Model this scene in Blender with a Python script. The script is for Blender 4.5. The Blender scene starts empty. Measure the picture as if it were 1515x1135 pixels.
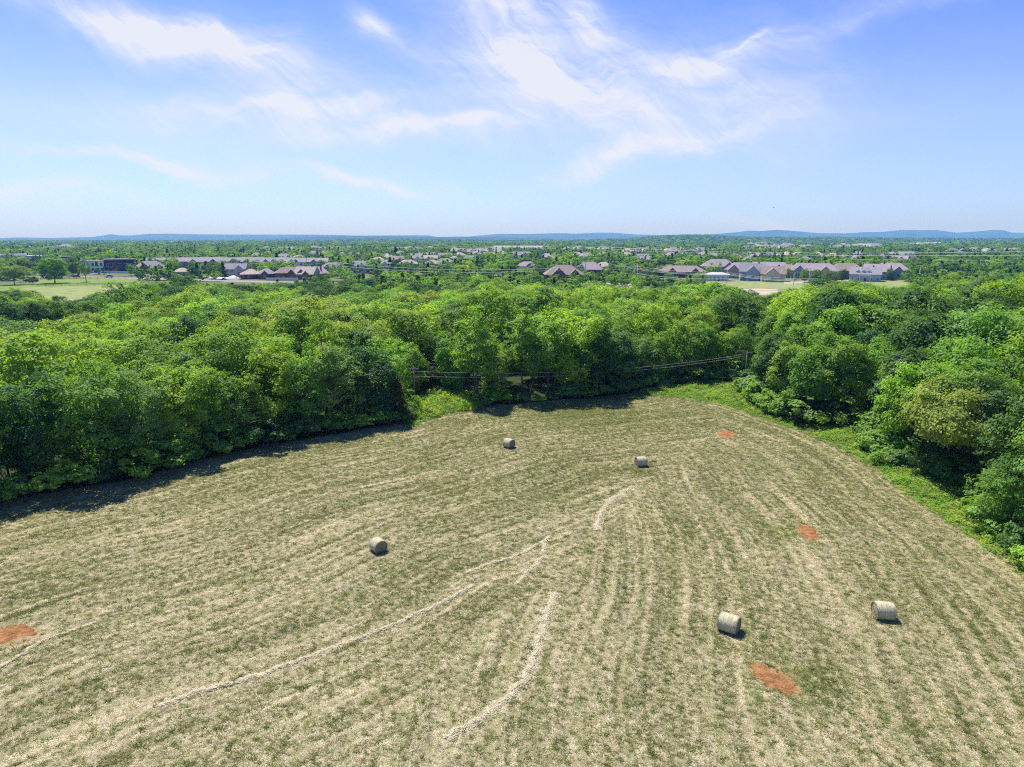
import bpy, math, random
import numpy as np
from mathutils import Vector, Matrix, noise as mnoise

sc = bpy.context.scene
COL = sc.collection
rnd = random.Random(7)
NR = np.random.default_rng(11)
R = math.radians

# ------------------------------------------------------------------ camera
H = 26.0                     # camera height
PITCH = R(11.99)
F = 1010.0                   # focal length in photo pixels
CX, CY = 757.5, 567.5
SP, CP = math.sin(PITCH), math.cos(PITCH)
cam_d = bpy.data.cameras.new('camera'); cam = bpy.data.objects.new('camera', cam_d); COL.objects.link(cam)
cam_d.sensor_width = 36; cam_d.lens = 24.0
cam_d.clip_start = 0.5; cam_d.clip_end = 60000
cam.location = (0, 0, H); cam.rotation_euler = (math.pi / 2 - PITCH, 0, 0)
sc.camera = cam

# ------------------------------------------------------------------ light and sky
SUN_DIR = Vector((0.27, -0.47, -1.0)).normalized()      # direction the light travels
sun_d = bpy.data.lights.new('sun', 'SUN'); sun_d.energy = 5.0; sun_d.angle = R(0.53); sun_d.color = (1.0, 0.95, 0.86)
sun = bpy.data.objects.new('sun', sun_d); COL.objects.link(sun)
sun.rotation_euler = SUN_DIR.to_track_quat('-Z', 'Y').to_euler()
SUN_ELEV = math.asin(-SUN_DIR.z); SUN_AZ = math.atan2(-SUN_DIR.x, -SUN_DIR.y)   # azimuth clockwise from +Y
sc.view_settings.view_transform = 'Standard'; sc.view_settings.look = 'None'
sc.view_settings.exposure = 0.65; sc.view_settings.gamma = 1.0
sc.view_settings.use_curve_mapping = False
sc.cycles.use_denoising = False; sc.cycles.filter_width = 1.1
sc.cycles.max_bounces = 7; sc.cycles.diffuse_bounces = 4; sc.cycles.transmission_bounces = 3
sc.cycles.volume_bounces = 0; sc.cycles.transparent_max_bounces = 8
sc.cycles.sample_clamp_indirect = 6


class NT:
    """tiny node-tree writer"""
    def __init__(s, nt): s.nt = nt; s.n = nt.nodes; s.l = nt.links
    def new(s, t, **kw):
        nd = s.n.new(t)
        for k, v in kw.items(): setattr(nd, k, v)
        return nd
    def put(s, sock, v):
        if v is None: return
        if isinstance(v, bpy.types.NodeSocket): s.l.new(v, sock)
        else: sock.default_value = v
    def math(s, op, a, b=None, c=None, clamp=False):
        nd = s.new('ShaderNodeMath', operation=op); nd.use_clamp = clamp
        s.put(nd.inputs[0], a); s.put(nd.inputs[1], b)
        if c is not None: s.put(nd.inputs[2], c)
        return nd.outputs[0]
    def mix(s, f, a, b, mode='MIX'):
        nd = s.new('ShaderNodeMix', data_type='RGBA', blend_type=mode)
        s.put(nd.inputs[0], f); s.put(nd.inputs[6], a); s.put(nd.inputs[7], b)
        return nd.outputs[2]
    def ramp(s, f, lo, hi, a=0.0, b=1.0):
        nd = s.new('ShaderNodeMapRange'); nd.clamp = True
        s.put(nd.inputs[0], f); nd.inputs[1].default_value = lo; nd.inputs[2].default_value = hi
        nd.inputs[3].default_value = a; nd.inputs[4].default_value = b
        return nd.outputs[0]
    def noise(s, vec, scale, detail=3, rough=0.55, dist=0.0, dim='3D'):
        nd = s.new('ShaderNodeTexNoise', noise_dimensions=dim)
        s.put(nd.inputs['Vector'], vec); nd.inputs['Scale'].default_value = scale
        nd.inputs['Detail'].default_value = detail; nd.inputs['Roughness'].default_value = rough
        nd.inputs['Distortion'].default_value = dist
        return nd.outputs[0]
    def comb(s, x, y, z=0.0):
        nd = s.new('ShaderNodeCombineXYZ'); s.put(nd.inputs[0], x); s.put(nd.inputs[1], y); s.put(nd.inputs[2], z); return nd.outputs[0]
    def sep(s, v):
        nd = s.new('ShaderNodeSeparateXYZ'); s.put(nd.inputs[0], v); return nd.outputs


def build_world():
    w = bpy.data.worlds.new('World'); sc.world = w; w.use_nodes = True
    t = NT(w.node_tree); t.n.clear()
    out = t.new('ShaderNodeOutputWorld'); bg = t.new('ShaderNodeBackground'); t.l.new(bg.outputs[0], out.inputs[0])
    sky = t.new('ShaderNodeTexSky', sky_type='NISHITA'); sky.sun_disc = False
    sky.sun_elevation = SUN_ELEV; sky.sun_rotation = SUN_AZ
    sky.altitude = 200; sky.air_density = 1.0; sky.dust_density = 0.6; sky.ozone_density = 3.0
    co = t.new('ShaderNodeTexCoord').outputs['Generated']
    x, y, z = t.sep(co)[:3]
    az = t.math('ARCTAN2', x, y); el = t.math('ARCSINE', z)
    uv = t.comb(az, el)
    # warp the lookup so the cloud edges fray
    wn = t.new('ShaderNodeTexNoise'); t.l.new(uv, wn.inputs['Vector']); wn.inputs['Scale'].default_value = 7.0; wn.inputs['Detail'].default_value = 4
    wsub = t.new('ShaderNodeVectorMath', operation='SUBTRACT'); t.l.new(wn.outputs['Color'], wsub.inputs[0]); wsub.inputs[1].default_value = (0.5, 0.5, 0.5)
    wsc = t.new('ShaderNodeVectorMath', operation='SCALE'); t.l.new(wsub.outputs[0], wsc.inputs[0]); wsc.inputs['Scale'].default_value = 0.10
    wad = t.new('ShaderNodeVectorMath', operation='ADD'); t.l.new(uv, wad.inputs[0]); t.l.new(wsc.outputs[0], wad.inputs[1])
    wx, wy = t.sep(wad.outputs[0])[:2]
    total = None
    def dirof(px, py):
        u, v = (px - CX) / F, (py - CY) / F
        d = Vector((u, CP - v * SP, -SP - v * CP)).normalized()
        return math.atan2(d.x, d.y), math.asin(d.z)
    clouds = [(235, 45, 110, 22, 8, 1.15), (345, 82, 75, 25, 16, 1.1), (550, 33, 24, 20, 30, .8), (745, 12, 75, 20, 8, .95),
              (775, 85, 80, 36, 15, 1.1), (830, 120, 50, 28, 30, .85), (1035, 88, 80, 20, -6, .95), (960, 150, 200, 60, 8, .40),
              (1000, 215, 90, 14, -10, .9), (935, 190, 50, 26, 10, .75), (470, 163, 100, 9, -4, .95), (340, 165, 140, 28, -3, .5),
              (640, 190, 160, 12, -5, 1.0), (560, 195, 160, 22, 2, .45), (200, 231, 100, 10, 3, 1.1), (565, 267, 75, 9, 10, 1.2), (50, 276, 80, 11, 4, .9), (420, 250, 120, 14, 6, .3), (420, 85, 70, 40, 20, .25),
              (1290, 28, 110, 10, -9, .35), (1115, 326, 60, 12, 0, .35), (1130, 150, 80, 40, 15, .45), (865, 30, 50, 30, 50, .75),
              (690, 120, 110, 20, 28, .4), (1120, 62, 30, 5, -12, .8), (880, 240, 90, 12, -18, .5), (70, 8, 90, 12, 0, .22), (870, 120, 280, 100, 0, .26), (230, 60, 160, 40, 10, .22), (330, 180, 240, 50, 0, .16)]
    for (px, py, a, b, ang, s) in clouds:
        A, E = dirof(px, py)
        ang = -R(ang); ca, sa = math.cos(ang), math.sin(ang)
        a *= .97 / F; b *= .84 / F
        dx = t.math('SUBTRACT', wx, A); dy = t.math('SUBTRACT', wy, E)
        p = t.math('ADD', t.math('MULTIPLY', dx, ca / a), t.math('MULTIPLY', dy, sa / a))
        q = t.math('ADD', t.math('MULTIPLY', dx, -sa / b), t.math('MULTIPLY', dy, ca / b))
        r2 = t.math('ADD', t.math('MULTIPLY', p, p), t.math('MULTIPLY', q, q))
        g = t.math('MULTIPLY', t.math('EXPONENT', t.math('MULTIPLY', r2, -0.75)), s)
        total = g if total is None else t.math('ADD', total, g)
    # wispy texture: streaks running down to the right, and soft ones nearly level
    st = t.math('ADD', t.math('MULTIPLY', wx, 0.80), t.math('MULTIPLY', wy, -0.6))
    st2 = t.math('ADD', t.math('MULTIPLY', wx, 0.6), t.math('MULTIPLY', wy, 0.80))
    n1 = t.noise(t.comb(t.math('MULTIPLY', st, 5.0), t.math('MULTIPLY', st2, 34.0), 0.3), 1.0, 9, 0.68, 0.7)
    n2 = t.noise(t.comb(t.math('MULTIPLY', wx, 9.0), t.math('MULTIPLY', wy, 34.0), 4.1), 1.0, 9, 0.68, 0.5)
    tex = t.math('ADD', t.math('MULTIPLY', n1, 0.55), t.math('MULTIPLY', n2, 0.45))
    tex = t.ramp(tex, 0.34, 0.62, 0.25, 1.3)
    dens = t.math('MULTIPLY', total, tex)
    veil = t.math('MULTIPLY', t.ramp(n2, 0.42, 0.75), 0.06)
    dens = t.math('ADD', dens, veil)
    alpha = t.ramp(dens, 0.02, 1.25, 0.0, 0.92)
    # the physical sky, with the periwinkle cast of the photograph
    tint = t.mix(1.0, sky.outputs[0], (0.95, 0.90, 1.22, 1), 'MULTIPLY')
    low = t.mix(t.ramp(z, 0.0, 0.15), (0.72, 0.98, 1.20, 1), (1.10, 1.13, 1.20, 1))
    cast = t.mix(t.ramp(z, 0.15, 0.40), low, (0.44, 0.76, 1.08, 1))
    base = t.mix(1.0, tint, cast, 'MULTIPLY')
    col = t.mix(alpha, base, (6.7, 6.85, 7.35, 1))
    t.l.new(col, bg.inputs[0]); bg.inputs[1].default_value = 0.081
build_world()


# ------------------------------------------------------------------ placing
def at(px, py, z=0.0):
    """ground point (height z) that the camera sees at photo pixel px, py"""
    u, v = (px - CX) / F, (py - CY) / F
    d = (H - z) / (SP + v * CP)
    return Vector((u * d, d * (CP - v * SP), z))
def at_d(px, d, z=0.0):
    """point of height z at camera depth d on the photo column px"""
    v = ((H - z) / d - SP) / CP
    return Vector(((px - CX) / F * d, d * (CP - v * SP), z))
def pix(p):
    dy, dz = p[1], p[2] - H
    d = dy * CP - dz * SP
    return CX + F * p[0] / d, CY - F * (dy * SP + dz * CP) / d, d
def in_poly(pts, poly):
    pts = np.asarray(pts, float); x, y = pts[:, 0], pts[:, 1]; ins = np.zeros(len(pts), bool)
    n = len(poly)
    for i in range(n):
        x1, y1 = poly[i][0], poly[i][1]; x2, y2 = poly[(i + 1) % n][0], poly[(i + 1) % n][1]
        c = ((y1 > y) != (y2 > y)) & (x < (x2 - x1) * (y - y1) / (y2 - y1 + 1e-12) + x1)
        ins ^= c
    return ins
def poly_dist(pts, line):
    pts = np.asarray(pts, float)[:, :2]; best = np.full(len(pts), 1e9)
    for a, b in zip(line[:-1], line[1:]):
        a = np.array(a[:2], float); b = np.array(b[:2], float); ab = b - a
        tt = np.clip(((pts - a) @ ab) / (ab @ ab + 1e-9), 0, 1)
        best = np.minimum(best, np.linalg.norm(pts - (a + tt[:, None] * ab), axis=1))
    return best


# ------------------------------------------------------------------ tagging
def tag(o, label=None, cat=None, group=None, kind=None):
    if label: o['label'] = label
    if cat: o['category'] = cat
    if group: o['group'] = group
    if kind: o['kind'] = kind
    return o
def empty(name, loc=(0, 0, 0), rz=0.0, scale=(1, 1, 1)):
    o = bpy.data.objects.new(name, None); COL.objects.link(o); o.location = loc; o.rotation_euler = (0, 0, rz); o.scale = scale
    o.empty_display_size = 0.2
    return o
def link(name, me, parent=None, mat=None):
    o = bpy.data.objects.new(name, me); COL.objects.link(o)
    if parent is not None: o.parent = parent
    if mat is not None and not me.materials: me.materials.append(mat)
    return o
def copy_tree(o, parent=None):
    c = o.copy(); COL.objects.link(c); c.parent = parent
    for ch in list(o.children): copy_tree(ch, c)
    return c
def fast_mesh(name, V, Fc, n=4, mats=(), midx=None, attrs=None, smooth=False):
    """V (N,3), Fc (M,n) -> mesh, quickly"""
    V = np.asarray(V, np.float32); Fc = np.asarray(Fc, np.int32)
    me = bpy.data.meshes.new(name); me.vertices.add(len(V)); me.vertices.foreach_set('co', V.ravel())
    if len(Fc):
        me.loops.add(Fc.size); me.loops.foreach_set('vertex_index', Fc.ravel())
        me.polygons.add(len(Fc)); me.polygons.foreach_set('loop_start', np.arange(0, Fc.size, n, dtype=np.int32))
        me.polygons.foreach_set('loop_total', np.full(len(Fc), n, np.int32))
    for m in mats: me.materials.append(m)
    if midx is not None: me.polygons.foreach_set('material_index', np.asarray(midx, np.int32))
    if attrs:
        for k, (dom, typ, arr) in attrs.items():
            a = me.attributes.new(k, typ, dom); a.data.foreach_set('vector' if typ == 'FLOAT_VECTOR' else 'value', np.asarray(arr).ravel())
    me.update(calc_edges=True); me.validate()
    me.polygons.foreach_set('use_smooth', np.full(len(me.polygons), smooth))
    return me

class MB:
    """collects quads/tris into one mesh"""
    def __init__(s): s.v = []; s.f = []
    def add(s, vs, fs):
        o = len(s.v); s.v += [tuple(v) for v in vs]; s.f += [tuple(i + o for i in f) for f in fs]; return s
    def box(s, x0, x1, y0, y1, z0, z1):
        return s.add([(x0, y0, z0), (x1, y0, z0), (x1, y1, z0), (x0, y1, z0), (x0, y0, z1), (x1, y0, z1), (x1, y1, z1), (x0, y1, z1)],
                     [(0, 3, 2, 1), (4, 5, 6, 7), (0, 1, 5, 4), (1, 2, 6, 5), (2, 3, 7, 6), (3, 0, 4, 7)])
    def tube(s, pts, rad, n=6, caps=True):
        pts = [Vector(p) for p in pts]
        if not hasattr(rad, '__len__'): rad = [rad] * len(pts)
        vs = []
        for i, p in enumerate(pts):
            d = (pts[min(i + 1, len(pts) - 1)] - pts[max(i - 1, 0)]).normalized()
            a = d.orthogonal().normalized() if abs(d.z) > .9 else d.cross(Vector((0, 0, 1))).normalized()
            b = d.cross(a)
            for k in range(n):
                th = 2 * math.pi * k / n; vs.append(p + (a * math.cos(th) + b * math.sin(th)) * rad[i])
        fs = []
        for i in range(len(pts) - 1):
            for k in range(n):
                k2 = (k + 1) % n; fs.append((i * n + k, i * n + k2, (i + 1) * n + k2, (i + 1) * n + k))
        if caps: fs.append(tuple(range(n))[::-1]); fs.append(tuple((len(pts) - 1) * n + k for k in range(n)))
        return s.add(vs, fs)
    def mesh(s, name, mat=None, smooth=False):
        me = bpy.data.meshes.new(name); me.from_pydata(s.v, [], s.f); me.update()
        if smooth: me.polygons.foreach_set('use_smooth', [True] * len(me.polygons))
        if mat: me.materials.append(mat)
        return me
    def build(s, name, mat, parent=None, smooth=False):
        return link(name, s.mesh(name, mat, smooth), parent)


# ------------------------------------------------------------------ materials
def new_mat(name):
    m = bpy.data.materials.new(name); m.use_nodes = True; t = NT(m.node_tree); t.n.clear()
    out = t.new('ShaderNodeOutputMaterial')
    return m, t, out
def principled(t, out, col, rough=0.9, normal=None, spec=0.2):
    b = t.new('ShaderNodeBsdfPrincipled'); t.put(b.inputs['Base Color'], col); t.put(b.inputs['Roughness'], rough)
    b.inputs['Specular IOR Level'].default_value = spec
    if normal is not None: t.l.new(normal, b.inputs['Normal'])
    t.l.new(b.outputs[0], out.inputs[0]); return b
def bump(t, h, strength=0.5, dist=0.05):
    b = t.new('ShaderNodeBump'); b.inputs['Strength'].default_value = strength; b.inputs['Distance'].default_value = dist
    t.l.new(h, b.inputs['Height']); return b.outputs[0]
def objco(t): return t.new('ShaderNodeTexCoord').outputs['Object']
def C4(c, k=1.0): return (c[0] * k, c[1] * k, c[2] * k, 1)

def flat_mat(name, col, var=0.25, scale=3.0, rough=0.85, spec=0.2, bumpk=0.0, col2=None):
    m, t, out = new_mat(name)
    co = objco(t)
    n = t.noise(co, scale, 4, 0.6)
    c2 = col2 or tuple(c * (1 - var) for c in col)
    c = t.mix(t.ramp(n, 0.32, 0.68), C4(c2), C4(tuple(min(1, k * (1 + var * .6)) for k in col)))
    nm = bump(t, t.noise(co, scale * 6, 3), bumpk, 0.05) if bumpk else None
    principled(t, out, c, rough, nm, spec)
    return m

def leaf_mat(name, mode, base=None, amp=1.0, leafy=True):
    """mode 'object': tint from the object's colour; 'instance': tint from the scattered point; 'fixed': base"""
    m, t, out = new_mat(name)
    lv = t.new('ShaderNodeAttribute', attribute_name='lv', attribute_type='GEOMETRY').outputs['Fac']
    oi = t.new('ShaderNodeObjectInfo')
    if mode == 'object': tint = oi.outputs['Color']
    elif mode == 'instance':
        tint = t.new('ShaderNodeAttribute', attribute_name='tint', attribute_type='INSTANCER').outputs['Vector']
    else: tint = C4(base)
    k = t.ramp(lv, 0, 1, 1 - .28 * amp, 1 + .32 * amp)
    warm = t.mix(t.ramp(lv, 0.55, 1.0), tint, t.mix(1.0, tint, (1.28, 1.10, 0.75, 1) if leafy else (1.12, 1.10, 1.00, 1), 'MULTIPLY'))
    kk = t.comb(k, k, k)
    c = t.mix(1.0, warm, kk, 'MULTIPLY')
    d = t.new('ShaderNodeBsdfDiffuse'); t.l.new(c, d.inputs[0])
    tr = t.new('ShaderNodeBsdfTranslucent'); t.l.new(t.mix(1.0, c, (1.5, 1.38, 0.45, 1) if leafy else (1, 1, 1, 1), 'MULTIPLY'), tr.inputs[0])
    mx = t.new('ShaderNodeMixShader'); mx.inputs[0].default_value = 0.48
    t.l.new(d.outputs[0], mx.inputs[1]); t.l.new(tr.outputs[0], mx.inputs[2])
    g = t.new('ShaderNodeBsdfGlossy'); g.inputs['Roughness'].default_value = 0.55; g.inputs[0].default_value = (1, 1, 1, 1)
    m2 = t.new('ShaderNodeMixShader'); m2.inputs[0].default_value = 0.015
    t.l.new(mx.outputs[0], m2.inputs[1]); t.l.new(g.outputs[0], m2.inputs[2])
    t.l.new(m2.outputs[0], out.inputs[0])
    return m
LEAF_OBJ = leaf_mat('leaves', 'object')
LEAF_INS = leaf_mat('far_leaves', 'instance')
BARK = flat_mat('bark', (0.13, 0.105, 0.085), 0.45, 2.5, 0.95, 0.1, 0.5)
POLEWOOD = flat_mat('pole_wood', (0.24, 0.20, 0.17), 0.3, 2.0, 0.9, 0.1)

# ------------------------------------------------------------------ the lie of the land (pixel outlines turned into ground points)
def G(lst, z=0.0): return [at(x, y, z)[:2] for x, y in lst]
LEFT_EDGE = G([(-260, 815), (-120, 785), (0, 755), (100, 735), (200, 718), (300, 690), (400, 665), (500, 650), (600, 630), (660, 616), (712, 607), (800, 600), (900, 591), (960, 585)])
RIGHT_EDGE = G([(960, 585), (1000, 587), (1060, 596), (1110, 612), (1180, 634), (1240, 660), (1300, 695), (1350, 735), (1400, 766), (1460, 806), (1515, 850), (1640, 960), (1800, 1130)])
FIELD_POLY = LEFT_EDGE + RIGHT_EDGE[1:] + [(45, 14), (20, 8), (-20, 8), (-48, 14)]
# forest front line, seen from the field
FRONT_PX = [(-260, 812), (-120, 782), (0, 750), (100, 730), (200, 712), (300, 684), (400, 659), (500, 643), (598, 626), (612, 598), (640, 590), (700, 588),
            (702, 603), (740, 602), (800, 597), (880, 590), (950, 580), (1000, 571), (1060, 566), (1105, 566), (1116, 598), (1140, 616), (1190, 628), (1290, 640),
            (1302, 690), (1350, 702), (1400, 716), (1440, 735), (1448, 775), (1480, 797), (1515, 825), (1620, 930)]
FRONT = G(FRONT_PX)
BACK = [(at_d(px, d)[0], at_d(px, d)[1]) for px, d in [(1900, 235), (1515, 222), (1400, 205), (1300, 205), (1200, 208), (1110, 196), (1010, 205), (930, 212), (860, 218), (800, 235), (700, 250), (560, 246), (480, 238), (400, 215),
                                                     (300, 200), (200, 180), (150, 142), (110, 134), (0, 140), (-150, 142), (-300, 142)]]
FOREST_POLY = FRONT + BACK
DARKROW_POLY = [(at_d(px, d)[0], at_d(px, d)[1]) for px, d in [(-250, 172), (60, 180), (130, 184), (220, 196), (420, 214), (560, 238), (560, 258), (420, 250), (300, 246), (180, 238), (60, 224), (-250, 224)]]
BALES = [((1078, 934), -36), ((1306, 915), -9), ((560, 816), -50), ((753, 663), -38), ((948, 690), 10)]
CLAY = [[(-12, 934), (12, 927), (38, 924), (50, 930), (62, 938), (30, 946), (8, 952), (-12, 962)],
        [(1060, 640), (1075, 637), (1092, 645), (1080, 650), (1062, 645)],
        [(1178, 780), (1190, 776), (1208, 786), (1212, 800), (1197, 802), (1186, 794)],
        [(1107, 985), (1122, 980), (1150, 997), (1178, 1013), (1191, 1030), (1174, 1034), (1140, 1018), (1114, 1002)]]
WINDROWS = [([(235, 1048), (300, 1025), (380, 1003), (470, 970), (560, 935), (640, 900), (700, 870)], .30, 'long pale straw windrow running up across the left half of the field'),
            ([(660, 1095), (720, 1058), (770, 1015), (792, 970), (806, 920), (821, 880)], .42, 'curved pale straw windrow that bends up the middle foreground'),
            ([(884, 787), (889, 762), (910, 738), (937, 722)], .46, 'short bent straw windrow just below the farthest bale with no end in view'),
            ([(690, 850), (720, 838), (752, 829), (790, 812), (815, 796)], .26, 'thin broken straw windrow joining the top of the long one'),
            ([(765, 866), (782, 848), (800, 830), (806, 806)], .26, 'small straw windrow forking down from the tip of the thin broken one'),
            ([(0, 990), (30, 972), (70, 948), (140, 924)], .18, 'faint straw line beside the clay patch at the left border of the field')]
def wpath(px, z=0.0):
    P = [Vector(at(a, b, z)) for a, b in px]; out = []
    for i in range(len(P) - 1):
        p0, p1, p2, p3 = P[max(i - 1, 0)], P[i], P[i + 1], P[min(i + 2, len(P) - 1)]
        for k in range(8):
            s = k / 8; out.append(0.5 * ((2 * p1) + (p2 - p0) * s + (2 * p0 - 5 * p1 + 4 * p2 - p3) * s * s + (3 * p1 - p0 - 3 * p2 + p3) * s ** 3))
    out.append(P[-1]); return out
WPATHS = [wpath(w[0]) for w in WINDROWS]

SKY_X = [-200, 40, 60, 120, 142, 180, 250, 300, 380, 432, 452, 500, 560, 640, 700, 765, 785, 800, 840, 870, 900, 920, 960, 1000, 1020, 1060, 1090, 1130, 1180, 1230, 1270, 1300, 1350, 1400, 1800]
SKY_Y = [424, 426, 440, 446, 430, 416, 412, 417, 417, 416, 409, 404, 401, 402, 403, 404, 412, 425, 414, 414, 417, 423, 426, 423, 416, 418, 425, 435, 426, 416, 417, 429, 420, 410, 405]
def top_cap(px, d):
    """tallest tree that keeps the edge of the woods where it is"""
    return 26 - d * (np.interp(px, SKY_X, SKY_Y) - 353) / 1010.0
def near_hill(x, y):
    """height of the wooded ridge beyond the suburb"""
    d = y * CP + H * SP
    px = CX + F * x / np.maximum(d, 1)
    prof = np.interp(px, [-400, 300, 470, 560, 650, 740, 860, 930, 960, 1000, 1035, 1080, 1140, 1230, 1330, 1515, 1700], [0, 0, 4, 12, 8, 3, 6, 14, 26, 35, 37, 27, 21, 22, 17, 15, 10])
    a = np.clip((d - 2500) / 1500, 0, 1); a = a * a * (3 - 2 * a)
    b = np.clip((6200 - d) / 1800, 0, 1); b = b * b * (3 - 2 * b)
    return prof * a * b

# ------------------------------------------------------------------ ground sheets
def mat_ground():
    m, t, out = new_mat('meadow_ground')
    co = objco(t)
    n1 = t.noise(co, 0.05, 5, 0.6); n2 = t.noise(co, 0.9, 5, 0.7); n3 = t.noise(co, 0.012, 4, 0.5)
    c = t.mix(t.ramp(n1, .35, .65), (0.050, 0.085, 0.020, 1), (0.10, 0.14, 0.035, 1))
    c = t.mix(t.ramp(n2, .35, .7), c, (0.13, 0.15, 0.05, 1))
    c = t.mix(t.math('MULTIPLY', t.ramp(n3, .5, .68), .6), c, (0.17, 0.15, 0.09, 1))
    principled(t, out, c, 0.95, bump(t, n2, .6, .2)); return m
# one sheet to the horizon, with the wooded ridge raised out of it
def build_ground():
    ds = [-40000, -3000, -400, -60, 0, 20, 40, 60, 90, 130, 180, 240, 320, 420, 560, 740, 950, 1200, 1500, 1850, 2200, 2500] + list(range(2650, 6400, 150)) + [7000, 8500, 11000, 16000, 26000, 44000]
    us = np.concatenate([np.linspace(-14, -1.2, 10), np.linspace(-1.1, 1.1, 121), np.linspace(1.2, 14, 10)])
    V = []
    for d in ds:
        for u in us:
            w = max(abs(d), 500) if d < 500 else d
            x = u * w; V.append((x, d, float(near_hill(x, float(d)))))
    n = len(us); Fc = [(i * n + j, i * n + j + 1, (i + 1) * n + j + 1, (i + 1) * n + j) for i in range(len(ds) - 1) for j in range(n - 1)]
    me = fast_mesh('ground', V, Fc, 4, [mat_ground()], smooth=True)
    tag(link('ground', me), kind='structure')
build_ground()

def flat_sheet(name, poly, z, mat, kind='structure'):
    me = bpy.data.meshes.new(name); me.from_pydata([(p[0], p[1], z) for p in poly], [], [tuple(range(len(poly)))]); me.update()
    if me.polygons[0].normal.z < 0: me.flip_normals()
    return tag(link(name, me, None, mat), kind=kind)
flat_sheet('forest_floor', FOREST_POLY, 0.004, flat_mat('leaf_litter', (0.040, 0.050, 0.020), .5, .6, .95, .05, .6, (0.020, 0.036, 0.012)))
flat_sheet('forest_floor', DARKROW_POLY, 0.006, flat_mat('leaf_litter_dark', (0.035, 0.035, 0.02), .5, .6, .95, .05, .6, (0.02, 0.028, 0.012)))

# ------------------------------------------------------------------ the hay field
def mat_field():
    m, t, out = new_mat('hay_stubble')
    co = objco(t)
    def attr(n): return t.new('ShaderNodeAttribute', attribute_name=n, attribute_type='GEOMETRY')
    L = attr('rowl').outputs['Vector']; Rr = attr('rowr').outputs['Vector']; W = attr('side').outputs['Fac']; E = attr('dry').outputs['Fac']; ST = attr('straw').outputs['Fac']; LU = attr('lush').outputs['Fac']; RED = attr('red').outputs['Fac']
    def rows(v, seed):
        u, w = t.sep(v)[:2]
        a = t.noise(t.comb(t.math('MULTIPLY', u, .42), t.math('MULTIPLY', w, .020), seed), 1, 4, .55, .3)         # wide swaths
        b = t.noise(t.comb(t.math('MULTIPLY', u, 2.3), t.math('MULTIPLY', w, .07), seed + 5), 1, 4, .6, .2)     # wheel and rake lines
        c = t.noise(t.comb(t.math('MULTIPLY', u, 8.0), t.math('MULTIPLY', w, 1.3), seed + 9), 1, 3, .6)
        return a, b, c
    al, bl, cl = rows(L, 1.0); ar, br, cr = rows(Rr, 31.0)
    def wmix(a, b):
        nd = t.new('ShaderNodeMix', data_type='FLOAT'); t.put(nd.inputs[0], W); t.put(nd.inputs[2], a); t.put(nd.inputs[3], b); return nd.outputs[0]
    A, B, Cc = wmix(al, ar), wmix(bl, br), wmix(cl, cr)
    fine = t.noise(co, 7.0, 5, .75); mid = t.noise(co, 1.6, 4, .65); big = t.noise(co, .07, 4, .6)
    f2 = t.noise(co, 22.0, 3, .7)
    s = t.math('ADD', t.math('MULTIPLY', A, .7), t.math('MULTIPLY', B, 1.7))
    s = t.math('ADD', s, t.math('MULTIPLY', Cc, .5)); s = t.math('ADD', s, t.math('MULTIPLY', mid, .15))
    s = t.math('ADD', s, t.math('MULTIPLY', big, .8)); s = t.math('ADD', s, t.math('MULTIPLY', fine, .9))
    s = t.math('ADD', s, t.math('MULTIPLY', ST, .55)); s = t.math('SUBTRACT', s, t.math('MULTIPLY', LU, .45))
    k = t.ramp(s, 1.80, 3.10)
    cr_ = t.new('ShaderNodeValToRGB'); t.l.new(k, cr_.inputs[0]); e = cr_.color_ramp.elements
    e[0].position = 0.0; e[0].color = (0.170, 0.205, 0.065, 1)
    e[1].position = 1.0; e[1].color = (0.72, 0.65, 0.48, 1)
    for p, c in ((.25, (0.235, 0.250, 0.095, 1)), (.45, (0.32, 0.305, 0.145, 1)), (.62, (0.41, 0.37, 0.215, 1)), (.8, (0.54, 0.49, 0.33, 1))):
        x = e.new(p); x.color = c
    c = cr_.outputs[0]
    # thin cover lets the red soil through
    soil = t.ramp(t.math('ADD', t.noise(co, .16, 5, .65), t.math('MULTIPLY', B, .35)), .74, .93)
    c = t.mix(t.math('MULTIPLY', soil, .55), c, (0.34, 0.20, 0.12, 1))
    c = t.mix(t.math('MULTIPLY', E, t.ramp(t.math('ADD', fine, t.math('MULTIPLY', mid, .6)), .45, 1.0, .35, .95)), c, (0.42, 0.30, 0.19, 1))
    c = t.mix(t.math('MULTIPLY', t.ramp(t.math('ADD', RED, t.math('MULTIPLY', t.math('SUBTRACT', fine, .5), 1.6)), .35, .62), .85), c, (0.36, 0.185, 0.085, 1))
    c = t.mix(t.ramp(f2, .30, .44, .45, 0), c, (0.10, 0.10, 0.045, 1))
    h = t.math('ADD', fine, t.math('MULTIPLY', f2, .6))
    principled(t, out, c, 0.95, bump(t, h, .9, .12), .1)
    return m
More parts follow.
